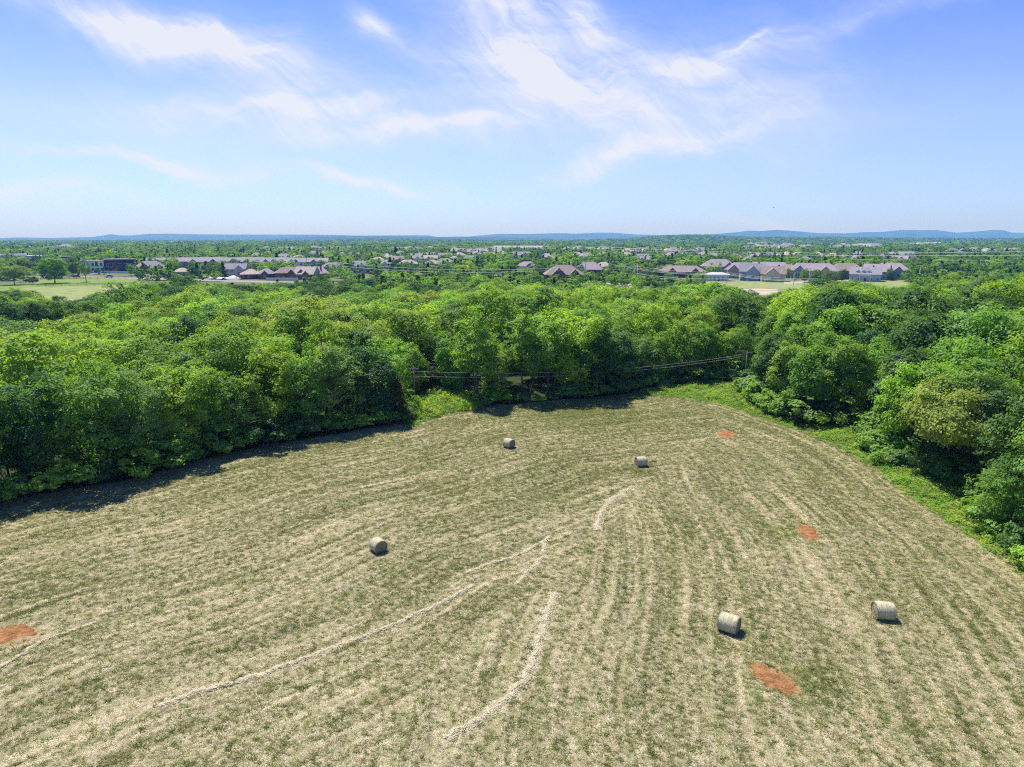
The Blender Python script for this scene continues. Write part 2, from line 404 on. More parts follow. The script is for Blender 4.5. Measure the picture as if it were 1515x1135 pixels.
def build_field():
    xs = np.arange(-110, 75, .5); ys = np.arange(8, 122, .5)
    X, Y = np.meshgrid(xs, ys); P = np.stack([X.ravel(), Y.ravel()], 1)
    ins = in_poly(P, FIELD_POLY); dL = poly_dist(P, LEFT_EDGE); dR = poly_dist(P, RIGHT_EDGE); dE = np.minimum(dL, dR)
    keep = ins | (dE < 2.6)
    def line_coords(a, b):
        a = np.array(a); b = np.array(b); t = (b - a) / np.linalg.norm(b - a); return (P - a) @ t
    vL = line_coords(LEFT_EDGE[2], LEFT_EDGE[8]); vR = line_coords(RIGHT_EDGE[3], RIGHT_EDGE[10])
    side = np.clip((dL - dR - 10) / 10 + .5, 0, 1)
    side = np.where(P[:, 1] > 92, np.clip((P[:, 0] - 22) / 12 + .5, 0, 1), side)
    px = np.array([pix((p[0], p[1], 0)) if k else (0, 0, 1) for p, k in zip(P, keep)])
    u, v = px[:, 0], px[:, 1]
    def blob(cx, cy, a, b, ang=0):
        c, s = math.cos(R(ang)), math.sin(R(ang)); p = ((u - cx) * c + (v - cy) * s) / a; q = (-(u - cx) * s + (v - cy) * c) / b
        return np.exp(-(p * p + q * q))
    dry = 1.1 * blob(655, 628, 55, 9, -20) + .8 * blob(610, 640, 30, 7, -20) + .6 * np.exp(-(np.clip(dL, 0, 99) / 2.2) ** 2) * (u < 600) + .6 * blob(950, 588, 60, 4) + .3 * np.exp(-(dE / 1.2) ** 2)
    straw = (.55 * blob(985, 645, 50, 13, 25) + .5 * blob(960, 622, 40, 8, 0) + .4 * blob(1020, 680, 40, 12, 40) + .5 * blob(915, 735, 30, 60, 30) + .7 * blob(1150, 930, 12, 30, 10)
             + .7 * blob(1062, 985, 9, 45, 0) + .4 * blob(850, 930, 10, 90, 5) + .5 * blob(800, 870, 60, 12, -35) + .35 * blob(290, 1040, 90, 14, -18) + .4 * blob(700, 1080, 40, 14, -30)
             + .35 * blob(1250, 1060, 20, 90, -20) + .28 * blob(300, 1090, 200, 30) + .30 * blob(1180, 1100, 80, 50))
    for wp, w in zip(WPATHS, WINDROWS):
        straw += .55 * np.exp(-(poly_dist(P, wp) / (w[1] * 1.6)) ** 2)
    lush = .6 * blob(1190, 1010, 20, 26, 30) + .8 * blob(870, 608, 90, 9, 0) + .5 * blob(1120, 680, 30, 40, 0) + .5 * blob(1060, 620, 70, 10, 15) + .5 * blob(1178, 790, 28, 14, 10) + .6 * blob(948, 698, 10, 5) + .35 * blob(1150, 740, 90, 40, 40) \
        + .35 * blob(350, 760, 260, 18, -14) + .4 * blob(500, 1000, 200, 22, -20)
    red = .8 * blob(150, 1, 1, 1) + .75 * blob(1148, 1006, 52, 26, 30) + .7 * blob(1194, 790, 24, 18, 40) + .65 * blob(1075, 643, 22, 9) + .7 * blob(28, 942, 56, 22, -5) + .75 * blob(405, 692, 34, 6, -12) + .5 * blob(300, 712, 30, 5, -16) + .5 * blob(680, 618, 40, 5, -16) + .5 * blob(775, 768, 30, 3, -15) + .45 * blob(285, 1030, 16, 5, -20) + .45 * blob(1090, 880, 20, 8, 0) + .4 * blob(1360, 845, 14, 10, 40)
    z = 0.03 + 0.05 * (np.sin(P[:, 0] * .31 + np.sin(P[:, 1] * .17) * 2) * .5 + .5) + .02 * np.sin(dE * 2.6) + .02
    idx = -np.ones(len(P), int); idx[keep] = np.arange(keep.sum())
    n, mrows = len(xs), len(ys); I = idx.reshape(mrows, n)
    q = np.stack([I[:-1, :-1], I[:-1, 1:], I[1:, 1:], I[1:, :-1]], -1).reshape(-1, 4); q = q[(q >= 0).all(1)]
    K = keep; V = np.stack([P[K, 0], P[K, 1], z[K]], 1)
    zer = np.zeros(K.sum())
    me = fast_mesh('hay_field', V, q, 4, [mat_field()], smooth=True, attrs={
        'rowl': ('POINT', 'FLOAT_VECTOR', np.stack([dL[K], vL[K], zer], 1)), 'rowr': ('POINT', 'FLOAT_VECTOR', np.stack([dR[K], vR[K], zer], 1)),
        'side': ('POINT', 'FLOAT', side[K]), 'dry': ('POINT', 'FLOAT', np.clip(dry[K], 0, 1)), 'straw': ('POINT', 'FLOAT', np.clip(straw[K], 0, 1)), 'red': ('POINT', 'FLOAT', np.clip(red[K], 0, 1)), 'lush': ('POINT', 'FLOAT', np.clip(lush[K], 0, 1))})
    tag(link('hay_field', me), kind='structure')
build_field()
def field_z(x, y): return 0.05 + 0.05 * (math.sin(x * .31 + math.sin(y * .17) * 2) * .5 + .5)


# ------------------------------------------------------------------ scattering of stuff (geometry nodes on one object)
def scatter(name, P, rot, scl, var, tint, sources, mats, kind='stuff', label=None, cat=None):
    """one object: vertices marked 0 are places, marked k are the k-th little source mesh, instanced there"""
    P = np.asarray(P, np.float32); n0 = len(P)
    Vs, Fs, src, lvs, nV = [P], [], [np.zeros(n0, np.int32)], [], n0
    mi = []
    for k, (V, Fc, lv, m) in enumerate(sources):
        Vs.append(np.asarray(V, np.float32)); Fs.append(np.asarray(Fc) + nV); src.append(np.full(len(V), k + 1, np.int32)); lvs.append(lv); nV += len(V)
        mi.append(np.full(len(Fc), m, np.int32))
    nv = nV - n0; zer = np.zeros(nv, np.float32)
    me = fast_mesh(name, np.concatenate(Vs), np.concatenate(Fs), 4, mats, np.concatenate(mi), attrs={
        'src': ('POINT', 'INT', np.concatenate(src)), 'lv': ('FACE', 'FLOAT', np.concatenate(lvs).astype(np.float32)),
        'rot': ('POINT', 'FLOAT', np.concatenate([np.asarray(rot, np.float32), zer])), 'var': ('POINT', 'INT', np.concatenate([np.asarray(var, np.int32), zer.astype(np.int32)])),
        'scl': ('POINT', 'FLOAT_VECTOR', np.concatenate([np.asarray(scl, np.float32), np.ones((nv, 3), np.float32)])),
        'tint': ('POINT', 'FLOAT_VECTOR', np.concatenate([np.asarray(tint, np.float32), np.ones((nv, 3), np.float32)]))})
    o = tag(link(name, me), label, cat, None, kind)
    ng = bpy.data.node_groups.new(name + '_scatter', 'GeometryNodeTree')
    ng.interface.new_socket('Geometry', in_out='INPUT', socket_type='NodeSocketGeometry'); ng.interface.new_socket('Geometry', in_out='OUTPUT', socket_type='NodeSocketGeometry')
    N, Lk = ng.nodes, ng.links
    gi = N.new('NodeGroupInput'); go = N.new('NodeGroupOutput')
    def named(nm, typ): a = N.new('GeometryNodeInputNamedAttribute'); a.data_type = typ; a.inputs[0].default_value = nm; return a.outputs[0]
    def where(k):
        c = N.new('FunctionNodeCompare'); c.data_type = 'INT'; c.operation = 'EQUAL'; Lk.new(named('src', 'INT'), c.inputs[2]); c.inputs[3].default_value = k
        s = N.new('GeometryNodeSeparateGeometry'); s.domain = 'POINT'; Lk.new(gi.outputs[0], s.inputs[0]); Lk.new(c.outputs[0], s.inputs[1]); return s.outputs[0]
    j = N.new('GeometryNodeJoinGeometry')
    for k in range(len(sources)):
        g2i = N.new('GeometryNodeGeometryToInstance'); Lk.new(where(k + 1), g2i.inputs[0]); Lk.new(g2i.outputs[0], j.inputs[0])
    iop = N.new('GeometryNodeInstanceOnPoints'); Lk.new(where(0), iop.inputs['Points']); Lk.new(j.outputs[0], iop.inputs['Instance'])
    iop.inputs['Pick Instance'].default_value = True; Lk.new(named('var', 'INT'), iop.inputs['Instance Index'])
    cx = N.new('ShaderNodeCombineXYZ'); Lk.new(named('rot', 'FLOAT'), cx.inputs[2])
    e2r = N.new('FunctionNodeEulerToRotation'); Lk.new(cx.outputs[0], e2r.inputs[0]); Lk.new(e2r.outputs[0], iop.inputs['Rotation'])
    Lk.new(named('scl', 'FLOAT_VECTOR'), iop.inputs['Scale']); Lk.new(iop.outputs[0], go.inputs[0])
    md = o.modifiers.new('scatter', 'NODES'); md.node_group = ng
    return o

def blades(rng, n, spread, h0, h1, w, lean=.5):
    """a tuft: thin upright quads"""
    V = np.zeros((n, 4, 3)); 
    b = rng.normal(0, spread, (n, 2)); a = rng.uniform(0, 2 * np.pi, n); hh = rng.uniform(h0, h1, n); t = rng.normal(0, lean, (n, 2)) * hh[:, None]
    dx = np.stack([np.cos(a), np.sin(a)], 1) * w * rng.uniform(.6, 1.3, (n, 1))
    V[:, 0, :2] = b - dx; V[:, 1, :2] = b + dx; V[:, 2, :2] = b + t + dx * .35; V[:, 3, :2] = b + t - dx * .35
    V[:, 2, 2] = hh; V[:, 3, 2] = hh
    return V.reshape(-1, 3), np.arange(4 * n).reshape(n, 4), rng.uniform(0, 1, n)
def lying(rng, n, spread, ln, w, hmax):
    """loose straws lying about"""
    c = np.concatenate([rng.normal(0, spread, (n, 2)), rng.uniform(0.01, hmax, (n, 1))], 1); a = rng.uniform(0, 2 * np.pi, n); l = rng.uniform(.5, 1, n)[:, None] * ln / 2
    d = np.stack([np.cos(a), np.sin(a), rng.normal(0, .25, n)], 1); s = np.stack([-np.sin(a), np.cos(a), rng.normal(0, .3, n)], 1) * w
    V = np.stack([c - d * l - s, c + d * l - s, c + d * l + s, c - d * l + s], 1)
    return V.reshape(-1, 3), np.arange(4 * n).reshape(n, 4), rng.uniform(0, 1, n)
def merge(*parts):
    V, Fc, L, o = [], [], [], 0
    for v, f, l in parts: V.append(v); Fc.append(f + o); L.append(l); o += len(v)
    return np.concatenate(V), np.concatenate(Fc), np.concatenate(L)

GRASS = leaf_mat('grass_blades', 'instance', amp=.8, leafy=False)
def build_stubble():
    rng = np.random.default_rng(5)
    N = 2400000
    # denser where the field is close
    d = rng.uniform(33, 118, N); px = rng.uniform(-60, 1580, N)
    keep = rng.uniform(0, 1, N) < np.clip(d / 118, 0, 1) * np.clip(1.25 - d / 160, 0, 1) * .62
    d, px = d[keep], px[keep]
    v = (H / d - SP) / CP; x = (px - CX) / F * d; y = d * (CP - v * SP)
    P = np.stack([x, y], 1); P = P + rng.normal(0, .25, P.shape); P = P[in_poly(P, FIELD_POLY) | (np.minimum(poly_dist(P, LEFT_EDGE), poly_dist(P, RIGHT_EDGE)) < rng.uniform(0, 1.6, len(P)))]
    ok = np.ones(len(P), bool)
    for c in CLAY: ok &= ~in_poly(P + rng.normal(0, .16, P.shape), G(c)) | (rng.uniform(0, 1, len(P)) < .14)
    for (a, b, rr) in ((1148, 1006, 1.9), (1194, 790, 1.7), (1075, 643, 2.0), (28, 942, 2.2)):
        q = at(a, b); dq = np.hypot(P[:, 0] - q[0], P[:, 1] - q[1]); ok &= rng.uniform(0, 1, len(P)) > .75 * np.exp(-(dq / rr) ** 2)
    P = P[ok]; n = len(P)
    dL, dR = poly_dist(P, LEFT_EDGE), poly_dist(P, RIGHT_EDGE); side = dL - dR > 10
    dd = np.where(side, dR + 40, dL)
    sw = np.array([.32 * mnoise.noise(Vector((a * .42, b * .02, 0))) + .5 * mnoise.noise(Vector((a * 1.5, b * .03, 3))) + .9 * mnoise.noise(Vector((a * 4.6, b * .06, 6))) for a, b in zip(dd, P[:, 0] + P[:, 1])])
    bg = np.array([.15 * mnoise.noise(Vector((p[0] * 1.6, p[1] * 1.6, 7))) + .45 * mnoise.noise(Vector((p[0] * .1, p[1] * .1, 1))) for p in P])
    far = np.clip((P[:, 1] - 30) / 80, 0, 1)
    lushb = np.zeros(n)
    for (a, b, r) in ((1190, 1010, 2.2), (1178, 790, 2.2), (948, 698, 1.5), (860, 610, 9)):
        q = at(a, b); lushb += .5 * np.exp(-((P[:, 0] - q[0]) ** 2 + (P[:, 1] - q[1]) ** 2) / r ** 2)
    g = rng.uniform(0, 1, n) < np.clip(.33 - .50 * sw + .30 * bg + .10 * far + lushb, .06, .93)
    var = np.where(g, 1 + (rng.uniform(0, 1, n) < .5), np.where(rng.uniform(0, 1, n) < .5, 0, 3))
    gt = np.array([(.240, .295, .070), (.35, .37, .11), (.180, .235, .055), (.44, .43, .17)])[rng.integers(0, 4, n)]
    st = np.array([(.64, .56, .38), (.54, .47, .30), (.78, .71, .53), (.42, .36, .22)])[rng.integers(0, 4, n)]
    tint = np.where(g[:, None], gt, st)
    tint = tint * (1 + .22 * np.clip(sw, -1, 1))[:, None]
    z = np.array([field_z(*p) for p in P])
    s = .62 * rng.uniform(.75, 1.35, n) * np.where(g, rng.uniform(.7, 1.35, n), 1) * (1 + .25 * far)
    s = s * np.where(g & (rng.uniform(0, 1, n) < .12), 1.6, 1)
    hs = np.where(g, .75, .6)
    A = merge(blades(rng, 12, .10, .03, .09, .009), lying(rng, 10, .14, .22, .010, .05))
    B = blades(rng, 22, .065, .05, .15, .020, .7)
    C = blades(rng, 26, .10, .03, .10, .022, .9)
    D = lying(rng, 20, .16, .26, .011, .06)
    scatter('stubble_grass', np.column_stack([P, z]), rng.uniform(0, 6.28, n), np.column_stack([s, s, s * hs]), var, tint,
            [(*A, 0), (*B, 0), (*C, 0), (*D, 0)], [GRASS], label='short stubble and green regrowth tufts covering the hay field', cat='grass')
    print('stubble', n)
build_stubble()

# ------------------------------------------------------------------ windrows, clay, bales
STRAW = leaf_mat('loose_straw', 'fixed', (.72, .66, .50), .95, False)
STRAWBED = flat_mat('straw_bed', (.58, .53, .40), .45, 9, .95, .05, .8)
def build_windrows():
    rng = np.random.default_rng(8)
    for (pxs, w, label), path in zip(WINDROWS, WPATHS):
        root = empty('straw_windrow', (path[0].x, path[0].y, 0)); tag(root, label, 'straw row', 'straw rows left on the hay field')
        o0 = Vector((path[0].x, path[0].y, 0))
        # the matted bed: a low ragged mound
        V, Fc = [], []
        m = len(path) * 3; K = 7
        for i in range(m):
            f = i / (m - 1) * (len(path) - 1); a = int(min(f, len(path) - 2)); p = path[a].lerp(path[a + 1], f - a)
            t = (path[a + 1] - path[a]).normalized(); s = Vector((-t.y, t.x, 0))
            ww = w * (.40 + .6 * abs(mnoise.noise(Vector((f * .9, w * 10, 0))))) * min(1, (i + .6) / 6, (m - i - .4) / 6)
            wob = .22 * mnoise.noise(Vector((f * .5, 3, w * 7)))
            for k in range(K):
                q = k / (K - 1) * 2 - 1; hh = (1 - q * q) * .13 * (.6 + .8 * abs(mnoise.noise(Vector((f * 2, q * 3, 5))))) * min(1, ww / w * 1.2)
                c = p + s * (q * ww + wob) - o0; z = field_z(p.x, p.y)
                V.append((c.x, c.y, z - .03 + hh))
        for i in range(m - 1):
            for k in range(K - 1): Fc.append((i * K + k, i * K + k + 1, (i + 1) * K + k + 1, (i + 1) * K + k))
        link('straw_bed', fast_mesh('straw_bed', V, Fc, 4, [STRAWBED], smooth=True), root)
        L = sum((path[i + 1] - path[i]).length for i in range(len(path) - 1)); n = int(L * 260 * w / .35)
        f = rng.uniform(0, len(path) - 1.001, n); a = f.astype(int); fr = f - a
        PA = np.array([tuple(p) for p in path]); c = PA[a] * (1 - fr[:, None]) + PA[a + 1] * fr[:, None]
        tt = PA[a + 1] - PA[a]; tt /= np.linalg.norm(tt, axis=1)[:, None]; ss = np.stack([-tt[:, 1], tt[:, 0], 0 * tt[:, 0]], 1)
        off = rng.normal(0, w * .66, n); wob = np.array([.22 * mnoise.noise(Vector((k * .5, 3, w * 7))) for k in f])
        clump = np.array([mnoise.noise(Vector((x * 1.7, y * 1.7, 2))) for x, y in c[:, :2]])
        clump = clump + .5 * np.array([mnoise.noise(Vector((x * 5, y * 5, 8))) for x, y in c[:, :2]]); ok = clump > -.46 + .25 * (np.abs(off) / w) + rng.uniform(-.3, .15, n); c = c + ss * (off + wob)[:, None]
        zz = np.array([field_z(*p[:2]) for p in c]) + .14 * np.exp(-(off / (w * .7)) ** 2) * rng.uniform(.3, 1.1, n)
        ang = np.arctan2(tt[:, 1], tt[:, 0]) + rng.normal(0, .55, n); l = rng.uniform(.08, .2, n)[:, None]
        d = np.stack([np.cos(ang), np.sin(ang), rng.normal(0, .22, n)], 1) * l; s2 = np.stack([-np.sin(ang), np.cos(ang), rng.normal(0, .5, n)], 1) * .011
        c[:, 2] = zz; c -= np.array(tuple(o0)); c, d, s2 = c[ok], d[ok], s2[ok]; n = len(c)
        V = np.stack([c - d - s2, c + d - s2, c + d + s2, c - d + s2], 1).reshape(-1, 3)
        link('loose_straw', fast_mesh('loose_straw', V, np.arange(4 * n).reshape(n, 4), 4, [STRAW], attrs={'lv': ('FACE', 'FLOAT', rng.uniform(0, 1, n))}), root)
build_windrows()

def build_clay():
    m, t, out = new_mat('red_clay'); co = objco(t)
    n = t.noise(co, 2.2, 5, .65); n2 = t.noise(co, 9, 4, .7)
    c = t.mix(t.ramp(n, .35, .68), (.20, .085, .032, 1), (.44, .23, .10, 1)); c = t.mix(t.ramp(n2, .58, .75, 0, .6), c, (.62, .40, .26, 1))
    principled(t, out, c, .95, bump(t, t.math('ADD', n2, n), .9, .15), .05)
    for ci, poly in enumerate(CLAY):
        P = G(poly); cx = sum(p[0] for p in P) / len(P); cy = sum(p[1] for p in P) / len(P)
        dense = []
        for i in range(len(P)):
            for k in range(10):
                a = Vector(P[i]).lerp(Vector(P[(i + 1) % len(P)]), k / 10); dense.append(a)
        V = [(cx, cy, .13)]; rings = 9
        for r in range(1, rings + 1):
            f = r / rings
            for i, p in enumerate(dense):
                j = 1 + .34 * mnoise.noise(Vector((p.x * 1.8, p.y * 1.8, ci))) * f + .16 * mnoise.noise(Vector((p.x * 6, p.y * 6, ci))) * f
                x, y = cx + (p.x - cx) * f * j, cy + (p.y - cy) * f * j
                lump = .10 * mnoise.noise(Vector((x * 1.6, y * 1.6, 4))) + .05 * mnoise.noise(Vector((x * 5, y * 5, 2)))
                V.append((x, y, field_z(x, y) + (.045 + lump * .6 if f < .93 else (-.02 if r == rings else .03))))
        nn = len(dense); Fs = [(0, 1 + i, 1 + (i + 1) % nn) for i in range(nn)]
        for r in range(rings - 1):
            for i in range(nn):
                a, b = 1 + r * nn + i, 1 + r * nn + (i + 1) % nn; Fs.append((a, a + nn, b + nn, b))
        me = bpy.data.meshes.new('clay_patch'); me.from_pydata(V, [], Fs); me.update()
        tag(link('clay_patch', me, None, m), kind='structure')
build_clay()

def build_bales():
    def wrap_mat():
        m, t, out = new_mat('net_wrap'); co = objco(t); x, y, z = t.sep(co)[:3]
        rings = t.noise(t.comb(t.math('MULTIPLY', x, 26), t.math('MULTIPLY', y, 2.5), t.math('MULTIPLY', z, 2.5)), 1, 4, .65)
        n = t.noise(co, 3.0, 4, .6); f = t.noise(co, 26, 3, .7)
        c = t.mix(t.ramp(rings, .35, .68), (.34, .305, .17, 1), (.76, .69, .47, 1)); c = t.mix(t.ramp(n, .45, .75, 0, .5), c, (.34, .30, .21, 1))
        c = t.mix(t.ramp(f, .30, .45, .5, 0), c, (.16, .14, .09, 1))
        principled(t, out, c, .8, bump(t, t.math('ADD', rings, f), .7, .03), .2); return m
    def end_mat():
        m, t, out = new_mat('bale_end'); co = objco(t); x, y, z = t.sep(co)[:3]
        r = t.math('SQRT', t.math('ADD', t.math('MULTIPLY', y, y), t.math('MULTIPLY', z, z)))
        w = t.noise(t.comb(t.math('MULTIPLY', r, 30), t.math('MULTIPLY', y, 1.5), t.math('MULTIPLY', z, 1.5)), 1, 4, .7); f = t.noise(co, 20, 4, .75)
        k = t.math('ADD', t.math('MULTIPLY', w, .5), t.math('MULTIPLY', f, .5))
        c = t.mix(t.ramp(k, .36, .64), (.13, .10, .055, 1), (.46, .40, .26, 1))
        principled(t, out, c, .95, bump(t, k, 1.0, .06), .05); return m
    WM, EM = wrap_mat(), end_mat(); rng = np.random.default_rng(3)
    FR = leaf_mat('bale_straw', 'fixed', (.46, .41, .30), .9, False)
    labels = ['round hay bale in the foreground just above the largest orange clay patch',
              'round hay bale nearest the bushes on the right border, lying side-on',
              'round hay bale standing alone in the left half of the field, dark end facing forward',
              'round hay bale farthest away, close to the shadow of the tree grove',
              'round hay bale side-on at the top of the bent straw windrow']
    for k, (((px, py), yaw), lab) in enumerate(zip(BALES, labels)):
        p = at(px, py); rr, ln = .63 * (1, 1.0, .96, 1.0, .97)[k], (1.25, 1.25, 1.1, 1.1, 1.18)[k]
        fz = field_z(p.x, p.y)
        root = empty('hay_bale', (p.x, p.y, fz - .05), R(yaw)); tag(root, lab, 'hay bale', 'round hay bales on the field')
        nx, na = 15, 48; V, Fc = [], []
        sag = .93
        for i in range(nx):
            x = (i / (nx - 1) - .5) * ln; q = abs(i / (nx - 1) * 2 - 1)
            r = rr * (1 - .05 * q ** 4 - (.05 if i in (0, nx - 1) else 0))
            for a in range(na):
                th = 2 * math.pi * a / na; nn = 1 + .018 * mnoise.noise(Vector((x * 2.5 + k * 9, math.cos(th) * 2, math.sin(th) * 2))) + .006 * math.sin(x * 40)
                y, z = math.cos(th) * r * nn, math.sin(th) * r * nn
                z = max(z, -rr * sag); V.append((x, y * (1.03), z * .98 + rr * sag))
        for i in range(nx - 1):
            for a in range(na):
                b = (a + 1) % na; Fc.append((i * na + a, (i + 1) * na + a, (i + 1) * na + b, i * na + b))
        link('net_wrap', fast_mesh('net_wrap', V, Fc, 4, [WM], smooth=True), root)
        for sgn in (-1, 1):
            V, Fs = [(sgn * (ln / 2 - .03), 0, rr * sag)], []
            rg = 9
            for j in range(1, rg + 1):
                f = j / rg
                for a in range(na):
                    th = 2 * math.pi * a / na; rad = rr * .945 * f * (1 + (.01 * mnoise.noise(Vector((th * 3, f, k))) if j < rg else 0))
                    dx = .035 * (1 - f ** 3) + .015 * mnoise.noise(Vector((f * 7, math.cos(th) * 3, math.sin(th) * 3 + k))) + .016 * math.sin(f * 34)
                    V.append((sgn * (ln / 2 - .035 + dx * (j < rg)), math.cos(th) * rad * 1.03, max(math.sin(th) * rad, -rr * sag) * .98 + rr * sag))
            for a in range(na): Fs.append((0, 1 + a, 1 + (a + 1) % na))
            for j in range(rg - 1):
                for a in range(na):
                    q1, q2 = 1 + j * na + a, 1 + j * na + (a + 1) % na; Fs.append((q1, q1 + na, q2 + na, q2))
            me = bpy.data.meshes.new('end_face'); me.from_pydata(V, [], Fs); me.update(); link('end_face', me, root, EM)
        # loose ends of straw sticking out of the roll
        n = 2200; th = rng.uniform(0, 2 * np.pi, n); xx = rng.uniform(-.5, .5, n) * ln; edge = rng.uniform(0, 1, n) < .45; xx = np.where(edge, np.sign(xx) * ln / 2 * .98, xx)
        c = np.stack([xx, np.cos(th) * rr * 1.02, np.maximum(np.sin(th) * rr, -rr * sag) * .98 + rr * sag], 1)
        d = np.stack([rng.normal(0, 1, n) + np.where(edge, np.sign(xx), 0), np.cos(th) * .5 + rng.normal(0, .6, n), np.sin(th) * .5 + rng.normal(0, .6, n)], 1)
        d /= np.linalg.norm(d, axis=1)[:, None]; d *= rng.uniform(.04, .13, (n, 1)); s = np.cross(d, rng.normal(0, 1, (n, 3))); s /= np.linalg.norm(s, axis=1)[:, None]; s *= .005
        V = np.stack([c - s, c + s, c + d + s * .4, c + d - s * .4], 1).reshape(-1, 3); V[:, 2] = np.maximum(V[:, 2], .01)
        lv_, lf_, ll_ = lying(rng, 520, .62, .20, .009, .10); lv_[:, 2] += .05; V = np.concatenate([V, lv_]); n += 520
        link('stray_straw', fast_mesh('stray_straw', V, np.arange(4 * n).reshape(n, 4), 4, [FR], attrs={'lv': ('FACE', 'FLOAT', rng.uniform(0, 1, n))}), root)
build_bales()

# ------------------------------------------------------------------ trees
def unit(v): return v / (np.linalg.norm(v, axis=-1, keepdims=True) + 1e-9)
def leaf_cloud(rng, C, Odir, sig, per, size, up=.42, out=.95, rn=.5, sublv=None):
    """per leaves round each clump centre C; flattened puffs; diamonds turned up and out"""
    n = len(C); c = np.repeat(C, per, 0) + rng.normal(0, 1, (n * per, 3)) * np.repeat(sig, per, 0)
    o = np.repeat(Odir, per, 0)
    nrm = unit(up * np.array([0, 0, 1.0]) + out * o + rn * rng.normal(0, .6, (n * per, 3)))
    t = unit(np.cross(nrm, rng.normal(0, 1, (n * per, 3)))); b = np.cross(nrm, t)
    s = (size * rng.uniform(.6, 1.25, n * per))[:, None]
    V = np.stack([c - t * s * .5, c - b * s * .30 + nrm * s * .06, c + t * s * .5, c + b * s * .30 + nrm * s * .06], 1).reshape(-1, 3)
    lv = (np.repeat(rng.uniform(0, 1, n) if sublv is None else sublv, per) * .5 + rng.uniform(0, 1, n * per) * .5)
    return V, np.arange(4 * n * per).reshape(-1, 4), lv
def make_crown(rng, Ht, Rd, zb, nl, nsub, per, size, shape='round', lobe=(.30, .44)):
    c0 = np.array([0, 0, (zb + Ht) / 2]); rad = np.array([Rd, Rd, (Ht - zb) / 2])
    ph = rng.uniform(0, 6.28, 3)
    lobes, lr = [], []
    tries = 0
    while len(lobes) < nl and tries < 4000:
        tries += 1
        d = unit(rng.normal(0, 1, 3)); 
        if shape == 'cone':
            f = rng.uniform(0, 1) ** .8; z = zb + (Ht - zb) * f * .97; rr = Rd * (1 - f) ** .75 * rng.uniform(.45, .9); a = rng.uniform(0, 6.28)
            p = np.array([math.cos(a) * rr, math.sin(a) * rr, z]); r = Rd * rng.uniform(.20, .34) * (1.15 - f * .7)
        else:
            wob = 1 + .16 * math.sin(2 * math.atan2(d[1], d[0]) + ph[0]) + .14 * math.sin(3 * d[2] + ph[1])
            k = rng.uniform(.56, .84) * wob
            if shape == 'dome' and d[2] < -.25: d[2] *= .4
            if shape == 'tall': k *= 1 if d[2] > 0 else .92
            p = c0 + d * rad * k; r = Rd * rng.uniform(*lobe) * (1.0 if d[2] > -.2 else .85)
        if all(np.linalg.norm(p - q) > .62 * (r + s) * .9 for q, s in zip(lobes, lr)) or tries > 2500: lobes.append(p); lr.append(r)
    lobes, lr = np.array(lobes), np.array(lr)
    C, O, SL = [], [], []
    for p, r in zip(lobes, lr):
        o = unit(p - c0 * np.array([1, 1, .8])); l0 = rng.uniform(0, 1)
        d = unit(rng.normal(0, 1, (nsub, 3)) + .55 * o + np.array([0, 0, .35]))
        q = p + d * (r * rng.uniform(.72, 1.06, (nsub, 1))) * np.array([1, 1, .85])
        C.append(q); O.append(unit(d + .4 * o)); SL.append(np.clip(l0 * .5 + rng.uniform(0, .5, nsub), 0, 1))
    C, O, SL = np.concatenate(C), np.concatenate(O), np.concatenate(SL)
    ok = C[:, 2] > zb * .55 + .15; C, O, SL = C[ok], O[ok], SL[ok]
    sg = (Rd * .072 * rng.uniform(.7, 1.5, (len(C), 1))) * np.array([1, 1, .55])
    V, Fc, lv = leaf_cloud(rng, C, O, sg, per, size, sublv=SL)
    V[:, 2] = np.maximum(V[:, 2], .05)
    return V, Fc, lv, lobes
def make_trunk(rng, Ht, lobes, r0, zsplit, nlimb=7, stems=1):
    mb = MB()
    for s in range(stems):
        bx = Vector((rng.normal(0, .6), rng.normal(0, .6), 0)) if stems > 1 else Vector((0, 0, 0))
        rs = r0 / (stems ** .5); pts, rad = [], []
        tip = Vector((rng.normal(0, .5), rng.normal(0, .5), Ht * .82))
        for i in range(8):
            f = i / 7; p = bx.lerp(tip + bx * 2, f) + Vector((.18 * math.sin(f * 5 + s), .18 * math.cos(f * 4 + s * 2), 0)) * (f > 0); p.z = -.15 + (Ht * .82) * f
            pts.append(p); rad.append(rs * (1.35 if i == 0 else 1.0) * (1 - f * .86))
        mb.tube(pts, rad, 7)
        order = rng.permutation(len(lobes))[:nlimb if stems == 1 else max(2, nlimb // stems)]
        for j in order:
            L = Vector(tuple(lobes[j])); f = min(.85, max(zsplit / (Ht * .82), (L.z - 1.5) / (Ht * .82) * rng.uniform(.55, .85)))
            i = f * 7; a = int(min(i, 6)); st = pts[a].lerp(pts[a + 1], i - a); r1 = rad[a] * .55
            m1 = st.lerp(L, .45) + Vector((0, 0, .35)); mb.tube([st, m1, L], [r1, r1 * .65, r1 * .22], 5, False)
    return mb
def tree_proto(seed, Ht, Rd, zb, nl=20, nsub=24, per=17, size=.40, shape='round', r0=.24, stems=1, lobe=(.30, .45)):
    rng = np.random.default_rng(seed)
    V, Fc, lv, lobes = make_crown(rng, Ht, Rd, zb, nl, nsub, per, size, shape, lobe)
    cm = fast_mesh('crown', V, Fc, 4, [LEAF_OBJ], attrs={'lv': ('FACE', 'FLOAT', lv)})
    tm = make_trunk(rng, Ht, lobes, r0, max(zb, Ht * .18), 7, stems).mesh('trunk', BARK, True)
    return cm, tm, Ht, Rd
